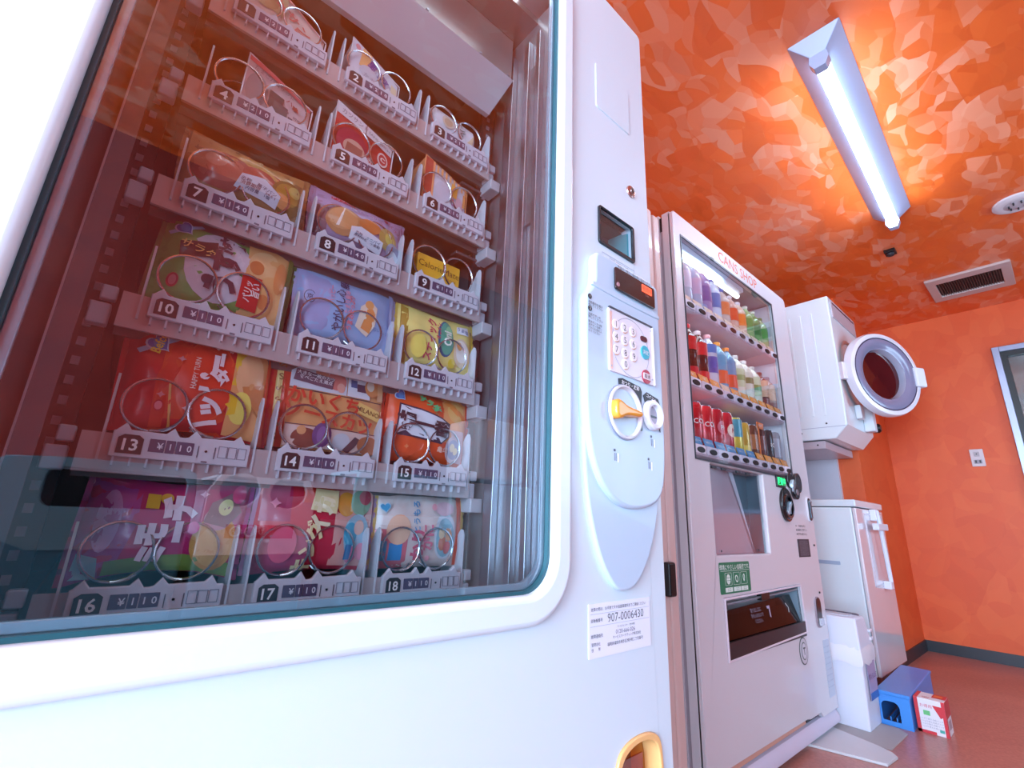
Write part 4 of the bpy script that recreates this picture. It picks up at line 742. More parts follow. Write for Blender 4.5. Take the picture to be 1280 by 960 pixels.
g = G(); g.box(DX0+.006, DX1-.006, Y2+.042, Y2+.055, 1.03, DT-.012, BLACK); g.box(DX0+.006, DX0+.03, Y2+.042, Y2+.055, -.64, 1.03, M('a59aa2', .4)); g.build('gasket', dm)
g = G(); g.box(DX0, DX0+.02, Y2+.055, 1.4, FLZ+.03, DT-.002, CANW); g.box(DX1-.02, DX1, Y2+.055, 1.4, FLZ+.03, DT-.002, CANW); g.box(DX0+.02, DX1-.02, 1.38, 1.4, FLZ+.03, DT-.002, CANW); g.box(DX0+.02, DX1-.02, Y2+.055, 1.38, DT-.03, DT-.002, CANW); g.box(DX0+.02, DX1-.02, Y2+.1, Y2+.12, FLZ+.03, .19, CANW); g.build('cabinet', dm)
for x in (DX0+.05, DX1-.05):
    for y in (Y2+.09, 1.34): g = G(); g.lathe([(.02, 0), (.02, .032)], (x, y, FLZ), DKGREY, 12); g.build('foot', dm)
# kick plate
g = G(); K = M('cfc8da', .35); g.prism([(Y2+.03, -.668), (Y2+.012, -.672), (Y2-.002, -.690), (Y2-.004, -.712), (Y2+.012, -.716), (1.3, -.716), (1.3, -.668)], lambda a, b, c: (c, a, b), DX0+.002, DX1-.004, K); g.build('kick_plate', dm, bevel=.003)
g = G(); g.box(DX0+.03, 2.07, Y2+.012, Y2+.03, -.662, -.642, M('d8a08c', .5)); g.build('lower_lip', dm)
g = G(); g.box(2.10, 2.20, Y2+.02, Y2+.05, -.668, -.652, BLACK); g.build('lower_latch', dm)
# display window
dk = M('3c424c', .3)
g = G(); g.plate([[(wx0-.002, wz0_-.002), (wx1+.003, wz0_-.002), (wx1+.003, wz1_+.003), (wx0-.002, wz1_+.003)], [(wx0+.002, wz0_+.002), (wx1-.004, wz0_+.002), (wx1-.004, wz1_-.004), (wx0+.002, wz1_-.004)][::-1]], FR(Y2-.0005), .002, dk); g.build('window_frame', dd)
V = []; nx = 16
g = G()
for i in range(nx+1):
    u = i/nx; x = wx0+u*(wx1-wx0); y = Y2+.004-.006*math.sin(PI*u)
    for z in (wz0_, wz1_): V.append((x, y, z))
g.add(V, [(2*i, 2*i+2, 2*i+3, 2*i+1) for i in range(nx)], PANE2, True); g.build('glass_pane', dd, flipfix=False)
ib = M('b9a8b4', .4); iw = M('cfd8e4', .35)
g = G(); g.box(wx0-.004, wx1+.004, Y2+.175, Y2+.18, wz0_-.005, wz1_+.02, M('8c7a8a', .45)); g.box(wx0-.010, wx0-.004, Y2+.02, Y2+.18, wz0_, wz1_, ib); g.box(wx1+.004, wx1+.010, Y2+.02, Y2+.18, wz0_, wz1_, iw); g.box(wx0-.01, wx1+.01, Y2+.02, Y2+.18, wz1_+.004, wz1_+.012, M('b4b8c4', .3, .2)); g.box(wx0-.01, wx1+.01, Y2+.02, Y2+.18, wz0_-.012, wz0_-.004, ib); g.build('display_box', dm)
g = G(); g.box(wx0+.05, wx1-.25, Y2+.02, Y2+.05, wz1_-.022, wz1_+.0, M('d4dcE8'.lower(), .3)); g.lathe([(.010, 0), (.010, .50)], (wx0+.06, Y2+.05, wz1_-.028), M((.85, .93, 1.), .4, emit=2.4), 10, 'x'); g.build('display_lamp', dm)
g = G(); g.box(1.62, 1.645, Y2-.003, Y2+.003, wz1_-.004, wz1_+.006, BLACK); g.build('window_clip', dd)
ROW2 = [.752, .465, .238]; BX = [1.438+i*.0815 for i in range(10)]
wpl = M('ddd8e4', .35); org = M('f0a03c', .4); blu = M('3f8fc4', .35)
for r, z in enumerate(ROW2):
    g = G(); yb = Y2+.006
    g.prism([(yb, z-.018), (yb+.006, z+.018), (yb+.05, z+.030), (yb+.16, z+.030), (yb+.16, z-.024), (yb+.01, z-.024)], lambda a, b, c: (c, a, b), wx0-.002, wx1+.002, M('cdb8c4', .35)); s = g.build('display_shelf', dm)
    for i, x in enumerate(BX):
        g = G(); g.plate([rrect(x-.036, x+.036, z-.013, z+.016, .006)], FR(yb-.001), .003, wpl, .0015); g.plate([ell(x+.002, z-.001, .024, .0095, 20)], FR(yb-.0045), .0025, BLACK, .001); g.build('select_button', s)
        g = G(); cc_ = blu if (r == 2 and i < 6) else (org if not (r == 1 and i in (3,)) and r > 0 else M('e4ccb0', .4))
        g.add([(x-.032, yb+.004, z+.019), (x+.032, yb+.004, z+.019), (x+.032, yb+.012, z+.045), (x-.032, yb+.012, z+.045), (x-.032, yb+.006, z+.019), (x+.032, yb+.006, z+.019), (x+.032, yb+.014, z+.045), (x-.032, yb+.014, z+.045)], [(0, 1, 2, 3), (7, 6, 5, 4), (0, 4, 5, 1), (3, 2, 6, 7), (0, 3, 7, 4), (1, 5, 6, 2)], cc_)
        g.text('つめた〜い' if cc_ is blu else '130', x, z+.032, .011 if cc_ is blu else .016, lambda a, b, c: (a, yb+.0035+(b-z-.019)*.31-.001, b), M('f6efe6', .5)); g.build('price_tag', s)
# bottles and cans
for z in (.722, .435): area('display_fill', (1.80, Y2+.03, z), (.76, .02), .22, (.85, .93, 1), (1.80, Y2+.10, z-.3))  # fill lights added under the shelves to brighten the lower drinks
area('display_fill', (1.80, Y2+.03, 1.0), (.76, .02), .08, (.85, .93, 1), (1.80, Y2+.10, .8))  # weaker fill added over the top row
YD = Y2+.056
def bottle(x, z, h, rad, liquid, label_c, cap_c, label, band=(.35, .68), band2=None, clear=False):
    t = thing('drink_bottle', label, 'bottle', (x, YD, z)); lq = M(liquid, .12, coat=.5, noise=.02)
    g = G(); g.lathe([(rad*.82, 0), (rad, .006), (rad, h*.28), (rad*.94, h*.33), (rad, h*.38), (rad, h*.66), (rad*.86, h*.76), (rad*.5, h*.87), (rad*.38, h*.90), (rad*.38, h*.93)], (x, YD, z), lq, 18); g.build('body', t)
    g = G(); g.lathe([(rad*.42, h*.92), (rad*.44, h*.93), (rad*.44, h*.99), (rad*.36, h)], (x, YD, z), M(cap_c, .35), 14); g.build('cap', t)
    g = G(); lm = M(label_c, .3, coat=.3); g.lathe([(rad*1.015, h*band[0]), (rad*1.015, h*band[1])], (x, YD, z), lm, 18, cap=False)
    if band2: g.lathe([(rad*1.03, h*band2[0]), (rad*1.03, h*band2[1])], (x, YD, z), M(band2[2], .3, coat=.3), 18, cap=False)
    g.build('label_band', t); return t
def can(x, z, h, rad, body, label, band=None, top='c8ccd4', word=None, wc='f6f2f0', emb=None):
    h *= 1.10; rad *= 1.06
    t = thing('drink_can', label, 'can', (x, YD, z)); bm_ = M(body, .25, .2, coat=.3, noise=.04)
    g = G(); g.lathe([(rad*.86, 0), (rad, .008), (rad, h-.012), (rad*.88, h-.003), (rad*.88, h)], (x, YD, z), bm_, 20)
    if band: g.lathe([(rad*1.012, h*band[0]), (rad*1.012, h*band[1])], (x, YD, z), M(band[2], .3, coat=.3), 20, cap=False)
    mp = lambda a, b, c: (x+(rad*1.02+c)*math.sin(a/rad), YD-(rad*1.02+c)*math.cos(a/rad), z+b)
    if emb: V, Fs = gridpoly(ell(0, h*.52, rad*.75, rad*.75, 18), 3); g.add([mp(p, q, .0004) for p, q in V], Fs, M(emb, .3))
    if word: g.text(word, 0, h*.52, .024, mp, M(wc, .4), bold=.02, lift=.0012)
    g.build('body', t)
    g = G(); g.lathe([(rad*.88, h-.001), (rad*.9, h+.0015), (rad*.82, h+.002), (rad*.80, h-.003)], (x, YD, z), M(top, .25, .9), 18); g.build('lid', t); return t
BB_ = BX; BX = [1.497+i*.0762 for i in range(10)]
z1_ = ROW2[0]+.031; z2_ = ROW2[1]+.031; z3_ = ROW2[2]+.031
specs1 = [('b4c8dc', 'd8dcf0', 'e8ecf4', 'clear water bottle with white cap, first on the top display shelf', .215), ('a8bcd8', 'c4b0d0', 'f0f2f8', 'clear water bottle with lilac label, second on the top shelf', .212), ('9a90c0', '6f5aa0', 'b0a4d0', 'violet-tinted grape water bottle on the top shelf', .205), ('c8dcee', '3f7fc0', '2f66b4', 'clear bottle with blue label and blue cap beside the grape bottle', .20), ('c8b8b0', 'e8824c', '2f6cc0', 'soft orange labelled bottle with bright blue cap on the top shelf', .18), ('d8b0a0', 'e4552c', 'e8e8f0', 'orange-red labelled bottle between the two lighter orange ones, top shelf', .175), ('dcc0a8', 'ee8434', 'e4e8f0', 'bottle with light orange label beside the green tea bottles', .172), ('8cb878', '2f9a4c', 'e6ead8', 'pale green tea bottle with green label, beside the orange label', .178), ('64a868', '168042', 'dfe8d0', 'deep green tea bottle in the middle of the green teas', .178), ('9cc088', '4fa450', '4a9a5c', 'green tea bottle with green cap at the end of the top shelf', .17)]
for i, (lq, lb, cp_, lab, h) in enumerate(specs1): bottle(BX[i], z1_, h, .0315, lq, lb, cp_, lab, (.30, .62))
bottle(BX[0], z2_, .212, .0335, '3a1a20', 'd8202e', 'd43040', 'cola bottle with red label, first on the middle shelf', (.50, .74), (.02, .20, 'd8202e'))
bottle(BX[1], z2_, .207, .0335, '3c1c22', 'da2634', 'ece4e8', 'cola bottle with red label and white cap, second on the middle shelf', (.50, .74), (.02, .20, 'd8202e'))
bottle(BX[2], z2_, .215, .033, 'c8d0e0', '4a5cb0', 'e8a8b0', 'sports drink bottle with blue and white wrap on the middle shelf', (.25, .55), (.62, .78, '2f7fc8'))
bottle(BX[3], z2_, .205, .033, '5aa8c8', '4aa4c4', 'f0a040', 'cyan bottle with orange cap above an orange band', (.42, .70), (.14, .40, 'e8623a'))
bottle(BX[4], z2_, .202, .033, '4f9cc0', '3f92b8', 'e88a3c', 'cyan bottle with darker orange cap next to the green leaf bottles', (.42, .70), (.14, .40, 'dc5030'))
bottle(BX[5], z2_, .190, .034, 'd8e4d4', 'b8d0a8', 'e8eee8', 'white bottle with pale green print, first of the leaf bottles', (.25, .66), (.40, .52, '7aa86a'))
bottle(BX[6], z2_, .186, .034, 'dce6d8', 'c8d4c4', 'eef2ee', 'white bottle with dark vine print, middle of the leaf bottles', (.25, .68), (.42, .56, '4e7a4c'))
bottle(BX[7], z2_, .178, .034, 'd8e8d8', 'bcd8b4', 'dfe8df', 'squat white and green bottle, last of the leaf bottles', (.22, .70), (.36, .50, '5c9a56'))
bottle(BX[8], z2_, .170, .034, '5a3038', 'd8b090', '6a2a34', 'coffee bottle with tan label and wine-red cap', (.30, .74), (.08, .26, '7a4040'))
bottle(BX[9], z2_, .165, .034, 'b8a49c', 'e0c0a4', '8a8496', 'milk coffee bottle with tan label and grey cap', (.30, .74), (.08, .24, '8a5a58'))
can(BX[0], z3_, .128, .032, 'cc1e2a', 'red cola can, first on the bottom display shelf', word='COLA')
can(BX[1], z3_, .128, .032, 'd02430', 'red cola can between the first red can and the pink-emblem can', word='COLA')
can(BX[2], z3_, .130, .032, 'b81c2c', 'red can with pink round emblem, third on the bottom shelf', emb='d8707c', word='PP')
can(BX[3], z3_, .130, .032, 'c02232', 'red can with cream round emblem beside the yellow can', emb='ecd0b8', word='P', wc='b02030')
can(BX[4], z3_, .124, .032, 'dcc84a', 'yellow can with teal slanted band on the bottom shelf', (.45, .95, '4a98a8'))
can(BX[5], z3_, .118, .028, 'c8a03c', 'golden coffee can on the bottom shelf', (.0, .3, 'e8d060'))
can(BX[6], z3_, .120, .028, '6a3a28', 'brown coffee can beside the orange upright sign', (.25, .7, 'a8683a'))
can(BX[7], z3_, .118, .028, '5a2c2a', 'dark red-brown coffee can on the bottom shelf', (.3, .75, '7a4038'))
can(BX[8], z3_, .122, .028, '24242c', 'black coffee can with white letters', word='BOSS' if 0 else 'ICE')
can(BX[9], z3_, .122, .028, '8f94a0', 'silver-grey can at the end of the bottom shelf', (.2, .8, 'a8acb8'))
g = G(); g.box(BX[6]+.022, BX[6]+.031, Y2+.030, Y2+.033, z3_, z3_+.15, M('f0803c', .4)); g.box(BX[6]+.018, BX[6]+.075, Y2+.030, Y2+.033, z3_+.125, z3_+.15, M('f0803c', .4)); g.text('HOT', BX[6]+.048, z3_+.1375, .016, FR(Y2+.0295), WHITE)
tag(g.build('hot_sign'), 'thin orange L-shaped sign standing among the coffee cans', 'sign')
# hatch
x0, x1, z0, z1 = ht
g = G(); g.box(x0, x1, Y2+.065, Y2+.068, z0, z1, M('46606e', .3)); g.box(x0-.003, x0, Y2+.015, Y2+.068, z0, z1, M('8e9aa8', .4)); g.box(x1, x1+.003, Y2+.015, Y2+.068, z0, z1, M('5f7a88', .3, .3)); g.box(x0, x1, Y2+.015, Y2+.068, z1, z1+.003, M('6a6470', .4)); g.box(x0, x1, Y2+.015, Y2+.068, z0-.003, z0, M('a8a4b4', .4)); hb = g.build('poster_recess', dd)
g = G(); g.prism([(x0, z0), (x1-.025, z0), (x1-.15, z1), (x0, z1)], FR(0), -(Y2+.052), -(Y2+.048), M('cdb6be', .35)); g.build('poster_board', hb)
g = G(); g.add([(x1-.15, Y2+.047, z1), (x1-.19, Y2+.045, z1), (x1-.03, Y2+.043, z0), (x1-.020, Y2+.047, z0)], [(0, 1, 2, 3)], M('e8ecf6', .3)); g.build('board_edge', hb)
g = G(); g.quad([(x0+.001, Y2+.012, z0+.001), (x1-.001, Y2+.012, z0+.001), (x1-.001, Y2+.012, z1-.001), (x0+.001, Y2+.012, z1-.001)], CLRP); g.build('poster_window', dd)
g = G()
for x in (x0+.03, x0+.10, x1-.20, x1-.12): g.box(x, x+.03, Y2+.008, Y2+.014, z1-.012, z1-.004, DKGREY)
for x in (x0+.05, x1-.08): g.lathe([(.004, -.002), (.003, -.003)], (x, Y2+.011, z0+.012), DKGREY, 8, 'y')
g.build('window_tabs', dd)
# green screen, discs
g = G(); g.plate([rrect(2.012, 2.098, .160, .208, .003)], FR(Y2-.003), .003, BLACK, .001); g.text('販売中', 2.058, .184, .032, FR(Y2-.0065), M('20e07a', .4, emit=1.6), bold=.03, sx=.85); g.build('status_screen', dd)
BG = M('15171c', .15, coat=.6)
g = G()
g.plate([ell(2.150, .195, .034, .031, 26)], FR(Y2-.004), .005, BG, .002); g.plate([ell(2.225, .190, .036, .042, 26)], FR(Y2-.006), .007, BG, .003); g.plate([ell(2.187, .150, .030, .030, 26)], FR(Y2-.008), .007, BG, .002); cs = g.build('coin_unit', dd)
g = G(); g.prism([(2.150, .150), (2.175, .172), (2.168, .200), (2.150, .180)], FR(0), -(Y2-.016), -(Y2-.009), M('a9b0b8', .25, .7)); g.build('coin_guide', cs)
g = G(); g.lathe([(.012, -.016), (.014, -.012)], (2.19, Y2, .150), METAL, 16, 'y'); g.build('coin_knob', cs)
g = G(); g.plate([ell(2.085, .095, .056, .066, 32)], FR(Y2-.004), .006, BG, .003); g.lathe([(.050, -.010), (.046, -.016), (.036, -.016)], (2.085, Y2, .088), BG, 28, 'y', cap=False); bu = g.build('bill_unit', dd)
g = G(); g.prism([(2.055, .055), (2.105, .060), (2.105, .110), (2.078, .105)], FR(0), -(Y2-.013), -(Y2-.008), M('6f8c98', .25, .4)); g.prism([(2.06, .055), (2.11, .11), (2.115, .10), (2.07, .05)], FR(0), -(Y2-.016), -(Y2-.013), M('b8c4cc', .2, .5)); g.build('bill_blade', bu)
g = G(); g.plate([rrect(2.317, 2.357, .035, .140, .018)], FR(Y2-.002), .003, M('e8e4ee', .3), .001); g.plate([rrect(2.323, 2.352, .040, .134, .0145)], FR(Y2-.0055), .002, BLACK, .001); g.box(2.331, 2.345, Y2-.012, Y2-.006, .05, .12, M('4c4f58', .25, .6)); g.lathe([(.007, -.014), (.007, -.007)], (2.338, Y2, .118), METAL, 12, 'y'); g.build('door_lock', dd)
g = G()
for i, t_ in enumerate(('つり銭切れの時は', '百円硬貨をご使用下さい', '五千円札は使えません')):
    g.text(t_, 2.228, .016-.016*i, .0105, FR(Y2-.0006), TXT); g.box(2.168, 2.173, Y2-.0008, Y2, .013-.016*i, .018-.016*i, TXT)
g.plate([rrect(2.165, 2.290, -.105, -.036, .001)], FR(Y2-.0008), .0006, M('3a2f38', .5))
for i in range(7): g.text('自動販売機設置届出番号', 2.2275, -.045-.0085*i, .0088, FR(Y2-.0016), M('8a7f8a', .5))
g.build('notice_label', dd)
# green sticker
g = G(); gm = M('0f7a56', .4, noise=0); lt = M('dfeee6', .4, noise=0)
g.plate([rrect(1.493, 1.703, -.200, -.108, .006)], FR(Y2-.0008), .0006, gm); es = g.build('eco_sticker', dd)
g = G(); g.text('環境にやさしい自販機です。', 1.598, -.1225, .0168, FR(Y2-.0016), lt, bold=.012); g.box(1.500, 1.696, Y2-.0018, Y2-.0014, -.134, -.133, lt)
for k, x in enumerate((1.548, 1.604, 1.656)):
    g.plate([rrect(x-.022, x+.022, -.176, -.139, .003), rrect(x-.0212, x+.0212, -.1752, -.1398, .0028)[::-1]], FR(Y2-.0016), .0002, lt)
    g.box(x-.024, x+.024, Y2-.0018, Y2-.0014, -.195, -.182, lt); g.text('エコ', x, -.1885, .011, FR(Y2-.0022), gm)
g.plate([ell(1.548, -.158, .013, .015, 20)], FR(Y2-.0016), .0002, lt)
for q in (-.154, -.162): g.box(1.535, 1.561, Y2-.0022, Y2-.0018, q, q+.001, gm)
g.plate([smooth_out([(1.592, -.150), (1.606, -.146), (1.616, -.156), (1.612, -.170), (1.598, -.168)], 2), smooth_out([(1.596, -.153), (1.606, -.150), (1.612, -.158), (1.609, -.166), (1.600, -.164)], 2)[::-1]], FR(Y2-.0016), .0002, lt)
g.plate([smooth_out([(1.656, -.143), (1.664, -.152), (1.659, -.168), (1.653, -.168), (1.648, -.152)], 2), smooth_out([(1.656, -.147), (1.660, -.153), (1.657, -.163), (1.654, -.163), (1.652, -.153)], 2)[::-1]], FR(Y2-.0016), .0002, lt)
g.build('sticker_print', es)
# outlet
def shrink(q, d): cx = sum(p[0] for p in q)/4; cz = sum(p[1] for p in q)/4; return [(p[0]+(d if p[0] < cx else -d), p[1]+(d if p[1] < cz else -d)) for p in q]
g = G(); oi = M('c9a79c', .4)
bk = [(p[0], Y2+.12, p[1]) for p in ot]; ft = [(p[0], Y2+.01, p[1]) for p in ot]
g.add(ft+bk, [(4, 5, 6, 7)], M('8f7470', .4)); g.add(ft+bk, [(0, 1, 5, 4)], oi); g.add(ft+bk, [(3, 0, 4, 7)], oi); g.add(ft+bk, [(1, 2, 6, 5)], M('7f95a4', .3)); g.add(ft+bk, [(2, 3, 7, 6)], DKGREY)
ow = g.build('outlet_recess', dd, flipfix=False)
g = G(); g.plate([ot, shrink(ot, .006)[::-1]], FR(Y2-.001), .003, M('e4d8e2', .3), .0015); g.build('outlet_frame', dd)
g = G(); g.tube([(1.52, Y2+.012, -.232), (2.13, Y2+.012, -.222)], .0045, METAL, 8); g.box(1.79, 1.855, Y2+.004, Y2+.02, -.238, -.213, BLACK); g.box(1.515, 1.54, Y2+.005, Y2+.02, -.245, -.225, DKGREY); g.build('hinge_bar', ow)
g = G(); fl = [(1.520, Y2+.040, -.262), (2.128, Y2+.040, -.245), (2.142, Y2+.004, -.372), (1.517, Y2+.004, -.382)]
g.add(fl+[(a, b+.004, c) for a, b, c in fl], [(0, 1, 2, 3), (7, 6, 5, 4), (0, 4, 5, 1), (3, 2, 6, 7), (0, 3, 7, 4), (1, 5, 6, 2)], SMOKE); g.build('outlet_flap', ow)
g = G(); g.box(1.55, 2.10, Y2+.055, Y2+.06, -.37, -.28, M('35262a', .4)); g.box(1.52, 2.14, Y2-.002, Y2+.006, -.384, -.335, M('2a2226', .3)); g.build('flap_base', ow)
g = G(); mp = lambda a, b, c: (a, Y2+.040-(-.255-b)*.30-.002, b)
g.text('7', 1.905, -.285, .045, mp, M('b9a9c6', .4), bold=.05)
for i, t_ in enumerate(('取り出し口に', '手を入れないで', 'ください。')): g.text(t_, 1.80, -.272-.016*i, .014, mp, M('9a90a8', .5))
g.tube([mp(2.06, -.27, 0), mp(2.075, -.285, 0), mp(2.065, -.30, 0)], .0012, WHITE, 5); g.build('flap_print', ow)
g = G(); g.plate([ell(2.093, -.430, .040, .046, 32)], FR(Y2-.0008), .0006, M('454f4c', .4)); g.plate([ell(2.093, -.430, .036, .042, 32)], FR(Y2-.0014), .0006, M('c9c4cc', .4)); g.plate([ell(2.093, -.430, .024, .030, 28)], FR(Y2-.0022), .0004, M('55625e', .4)); g.plate([ell(2.093, -.430, .020, .026, 28)], FR(Y2-.0028), .0004, M('d6d2dc', .4)); g.text('T', 2.093, -.430, .034, FR(Y2-.0036), M('3f4a48', .4), bold=.03); g.build('round_mark', dd)
g = G(); g.plate([rrect(2.262, 2.322, -.372, -.258, .026)], FR(Y2-.002), .003, M('9a8e98', .4), .001); g.plate([rrect(2.268, 2.317, -.366, -.263, .022)], FR(Y2-.0045), .002, M('17181e', .3)); g.box(2.275, 2.310, Y2-.014, Y2-.006, -.362, -.335, M('c8ccd6', .25, .5)); g.build('change_cup', dd)
g = G(); g.lathe([(.004, -.004), (.004, 0)], (2.345, Y2, -.06), DKGREY, 8, 'y'); g.lathe([(.004, -.004), (.004, 0)], (2.335, Y2, -.245), DKGREY, 8, 'y'); g.build('door_screw', dd)
g = G(); g.text('CANS SHOP', 1.872, 1.0575, .066, FR(Y2-.0006), M('e0603c', .5, noise=0), sx=1.02, bold=.0); g.build('header_lettering', dd)
g = G(); g.plate([rrect(2.30, 2.37, -.62, -.42, .002)], FR(Y2-.0006), .0004, M('c4cede', .5))
for i in range(8): g.text('リサイクルにご協力下さい', 2.335, -.445-.02*i, .0058, FR(Y2-.0012), M('8a98b4', .5))
g.build('corner_sticker', dd)

# ================================================================ FREEZER CABINET
CW = M('e6f2f8', .22, coat=.4, noise=.01); CP = M('e4dce2', .12, coat=.6, noise=.01)
cx0, cx1, cy0, cy1, cz0, cz1 = 2.985, 3.508, .733, 1.30, -.665, .165
fz = thing('freezer_cabinet', 'white waist-high freezer cabinet with latch handle below the dryer', 'cabinet', ((cx0+cx1)/2, 1.0, FLZ))
g = G(); g.box(cx0, cx1, cy0+.018, cy1, cz0, cz1-.040, CW); g.build('body', fz, bevel=.006)
g = G(); g.box(cx0-.004, cx1, cy0-.004, cy1, cz1-.037, cz1, CW); g.build('lid', fz, bevel=.006)
g = G(); g.box(cx0+.002, cx1-.002, cy0, cy0+.017, cz0+.004, cz1-.042, CP); d_ = g.build('door', fz, bevel=.005)
g = G(); g.box(cx0+.03, cx1-.02, cy0+.03, cy1-.02, FLZ, cz0, M('1a2030', .4)); g.build('plinth', fz)
g = G(); g.plate([rrect(-.970, -.835, -.166, -.148, .004)], FX(cx0-.001), .002, M('a8bcd4', .4), .001); g.box(cx0-.002, cx0+.004, .838, .967, -.163, -.152, M('7f98b4', .4)); g.build('side_grip', fz)
g = G(); hm = M('e8ecf8', .3); xh = 3.262
g.box(xh-.03, xh+.02, cy0-.03, cy0, .065, .125, hm); g.box(xh-.10, xh+.09, cy0-.05, cy0-.02, .015, .05, hm); g.tube([(xh+.0, cy0-.028, .12), (xh+.015, cy0-.03, .02), (xh+.05, cy0-.03, -.25)], .010, hm, 10); g.box(xh+.02, xh+.075, cy0-.035, cy0, -.285, -.245, hm); g.build('latch_handle', d_, bevel=.004)
g = G(); g.plate([rrect(xh-.13, xh+.20, -.27, .10, .01), rrect(xh-.122, xh+.192, -.262, .092, .008)[::-1]], FR(cy0-.001), .002, M('d8d4e0', .3), .001); g.build('handle_frame', d_)

# ================================================================ DRYER
dx0, dx1, dy0, dy1, dz0, dz1 = 2.97, 3.485, .703, 1.20, .487, 1.325
dy = thing('clothes_dryer', 'white wall-hung clothes dryer with open round door above the freezer', 'dryer', (3.2, 1.0, .487))
DW = M('e6f2f8', .25, coat=.3, noise=.01); g = G()
g.prism([(dy0, .560), (dy0, dz1), (dy1, dz1), (dy1, dz0), (dy0+.062, dz0)], lambda a, b, c: (c, a, b), dx0, dx1, DW); g.build('body', dy, bevel=.008)
for k in range(5):
    g = G(); y = .80+.06*k; g.box(dx0-.0025, dx0+.001, y-.006, y+.006, .62, 1.24, DW); g.build('side_rib', dy, bevel=.0015)
g = G(); g.box(dx0-.002, dx0+.002, dy0+.01, dy1, .553, .5555, M('a8b4c8', .4)); 
for y, z in ((.80, .575), (.93, .53), (1.05, .51)): g.lathe([(.005, -.003), (.005, 0)], (dx0, y, z), DKGREY, 8, 'x')
g.build('side_seam', dy)
g = G(); g.box(dx0+.01, dx1-.01, dy0+.12, dy1, dz0-.048, dz0-.006, M('c6bdc6', .35, .3))
for y in (.86, .95, 1.05): g.lathe([(.005, -.003), (.005, 0)], (dx0+.01, y, dz0-.027), DKGREY, 8, 'x')
g.build('mounting_rail', dy, bevel=.003)
for yb_ in (1.0,):
    g = G(); g.box(dx0+.02, dx1-.02, dy1, YB, .60, .66, METALD); g.box(dx0+.02, dx1-.02, dy1, YB, 1.1, 1.16, METALD); g.build('wall_bracket', dy)
g = G(); g.lathe([(.205, -.004), (.195, -.010), (.185, -.006), (.18, .03), (.17, .25)], (3.225, dy0, .90), M('c9b8b4', .3, .5), 40, 'y', cap=False); g.lathe([(.17, .25), (.001, .25)], (3.225, dy0, .90), M('5a5054', .4, .5), 30, 'y', cap=False)
g.build('drum_opening', dy, flipfix=False)
g = G(); g.box(3.005, 3.46, dy0-.006, dy0, 1.20, 1.30, M('c8bcc4', .3)); g.box(3.02, 3.44, dy0-.0065, dy0-.005, 1.285, 1.297, M('403a4a', .3)); g.build('control_fascia', dy)
g = G(); g.box(3.30, 3.36, dy0-.05, dy0, .565, .72, WHITE); g.build('lower_catch', dy, bevel=.006); g = G(); g.box(3.16, 3.22, dy0-.03, dy0, .62, .70, WHITE); g.build('lower_catch', dy, bevel=.006)
g = G(); g.lathe([(.020, -.055), (.028, -.045), (.028, -.02), (.018, 0)], (3.42, dy0, .60), BLACK, 18, 'y'); g.build('black_knob', dy)
# open door, hinged at its near edge: local frame x along the door, z up, -y outward normal
th = math.radians(27.5); hx, hy, hz = 2.985, dy0-.008, .862; R0 = .243
def DP(x, y, z): return (hx+x*math.cos(th)+y*math.sin(th)*1.0, hy-x*math.sin(th)+y*math.cos(th), hz+z)
def dl(g, prof, m, n=48):
    V = []
    for r, h in prof:
        for k in range(n): a = 2*PI*k/n; V.append(DP(R0+.012+r*math.cos(a), h, r*math.sin(a)))
    g.add(V, [(i*n+k, i*n+(k+1) % n, (i+1)*n+(k+1) % n, (i+1)*n+k) for i in range(len(prof)-1) for k in range(n)], m, True)
DRW = M('e6e4ee', .25, coat=.3)
g = G(); dl(g, [(R0-.012, .0), (R0, -.006), (R0+.001, -.030), (R0-.006, -.046), (R0-.026, -.050), (R0-.030, -.046)], DRW); dl(g, [(R0-.012, 0), (R0-.05, .0)], DRW); ddr = g.build('round_door', dy, flipfix=False)
g = G(); dl(g, [(R0-.030, -.047), (R0-.034, -.049), (R0-.036, -.046)], M('33304a', .3)); g.build('door_seal', ddr, flipfix=False)
g = G(); dl(g, [(R0-.036, -.046), (R0-.055, -.050), (R0-.080, -.044), (R0-.086, -.038), (R0-.095, -.036)], M('85839e', .18, coat=.5)); g.build('grey_ring', ddr, flipfix=False)
g = G(); dl(g, [(R0-.095, -.036), (R0-.098, -.030), (R0-.102, -.012), (R0-.103, -.004)], M('a4a6ba', .15, coat=.5)); g.build('bowl_wall', ddr, flipfix=False)
g = G(); dl(g, [(R0-.103, -.004), (.06, .006), (.001, .008)], M('4a1418', .06, coat=1.)); g.build('bowl_glass', ddr, flipfix=False)  # reflected red of the opposite wall put into the dark base colour
g = G(); V = [DP(x, y, z) for x in (2*R0-.035, 2*R0+.035) for y in (-.062, -.02) for z in (-.058, .058)]
g.add(V, [(0, 1, 3, 2), (4, 6, 7, 5), (0, 4, 5, 1), (2, 3, 7, 6), (0, 2, 6, 4), (1, 5, 7, 3)], M('e8ecf6', .3)); g.build('door_handle', ddr, bevel=.01)
g = G(); V = [DP(x, y, z) for x in (-.012, .06) for y in (-.02, .006) for z in (-.05, .05)]
g.add(V, [(0, 1, 3, 2), (4, 6, 7, 5), (0, 4, 5, 1), (2, 3, 7, 6), (0, 2, 6, 4), (1, 5, 7, 3)], DRW); g.build('hinge', ddr, bevel=.004)

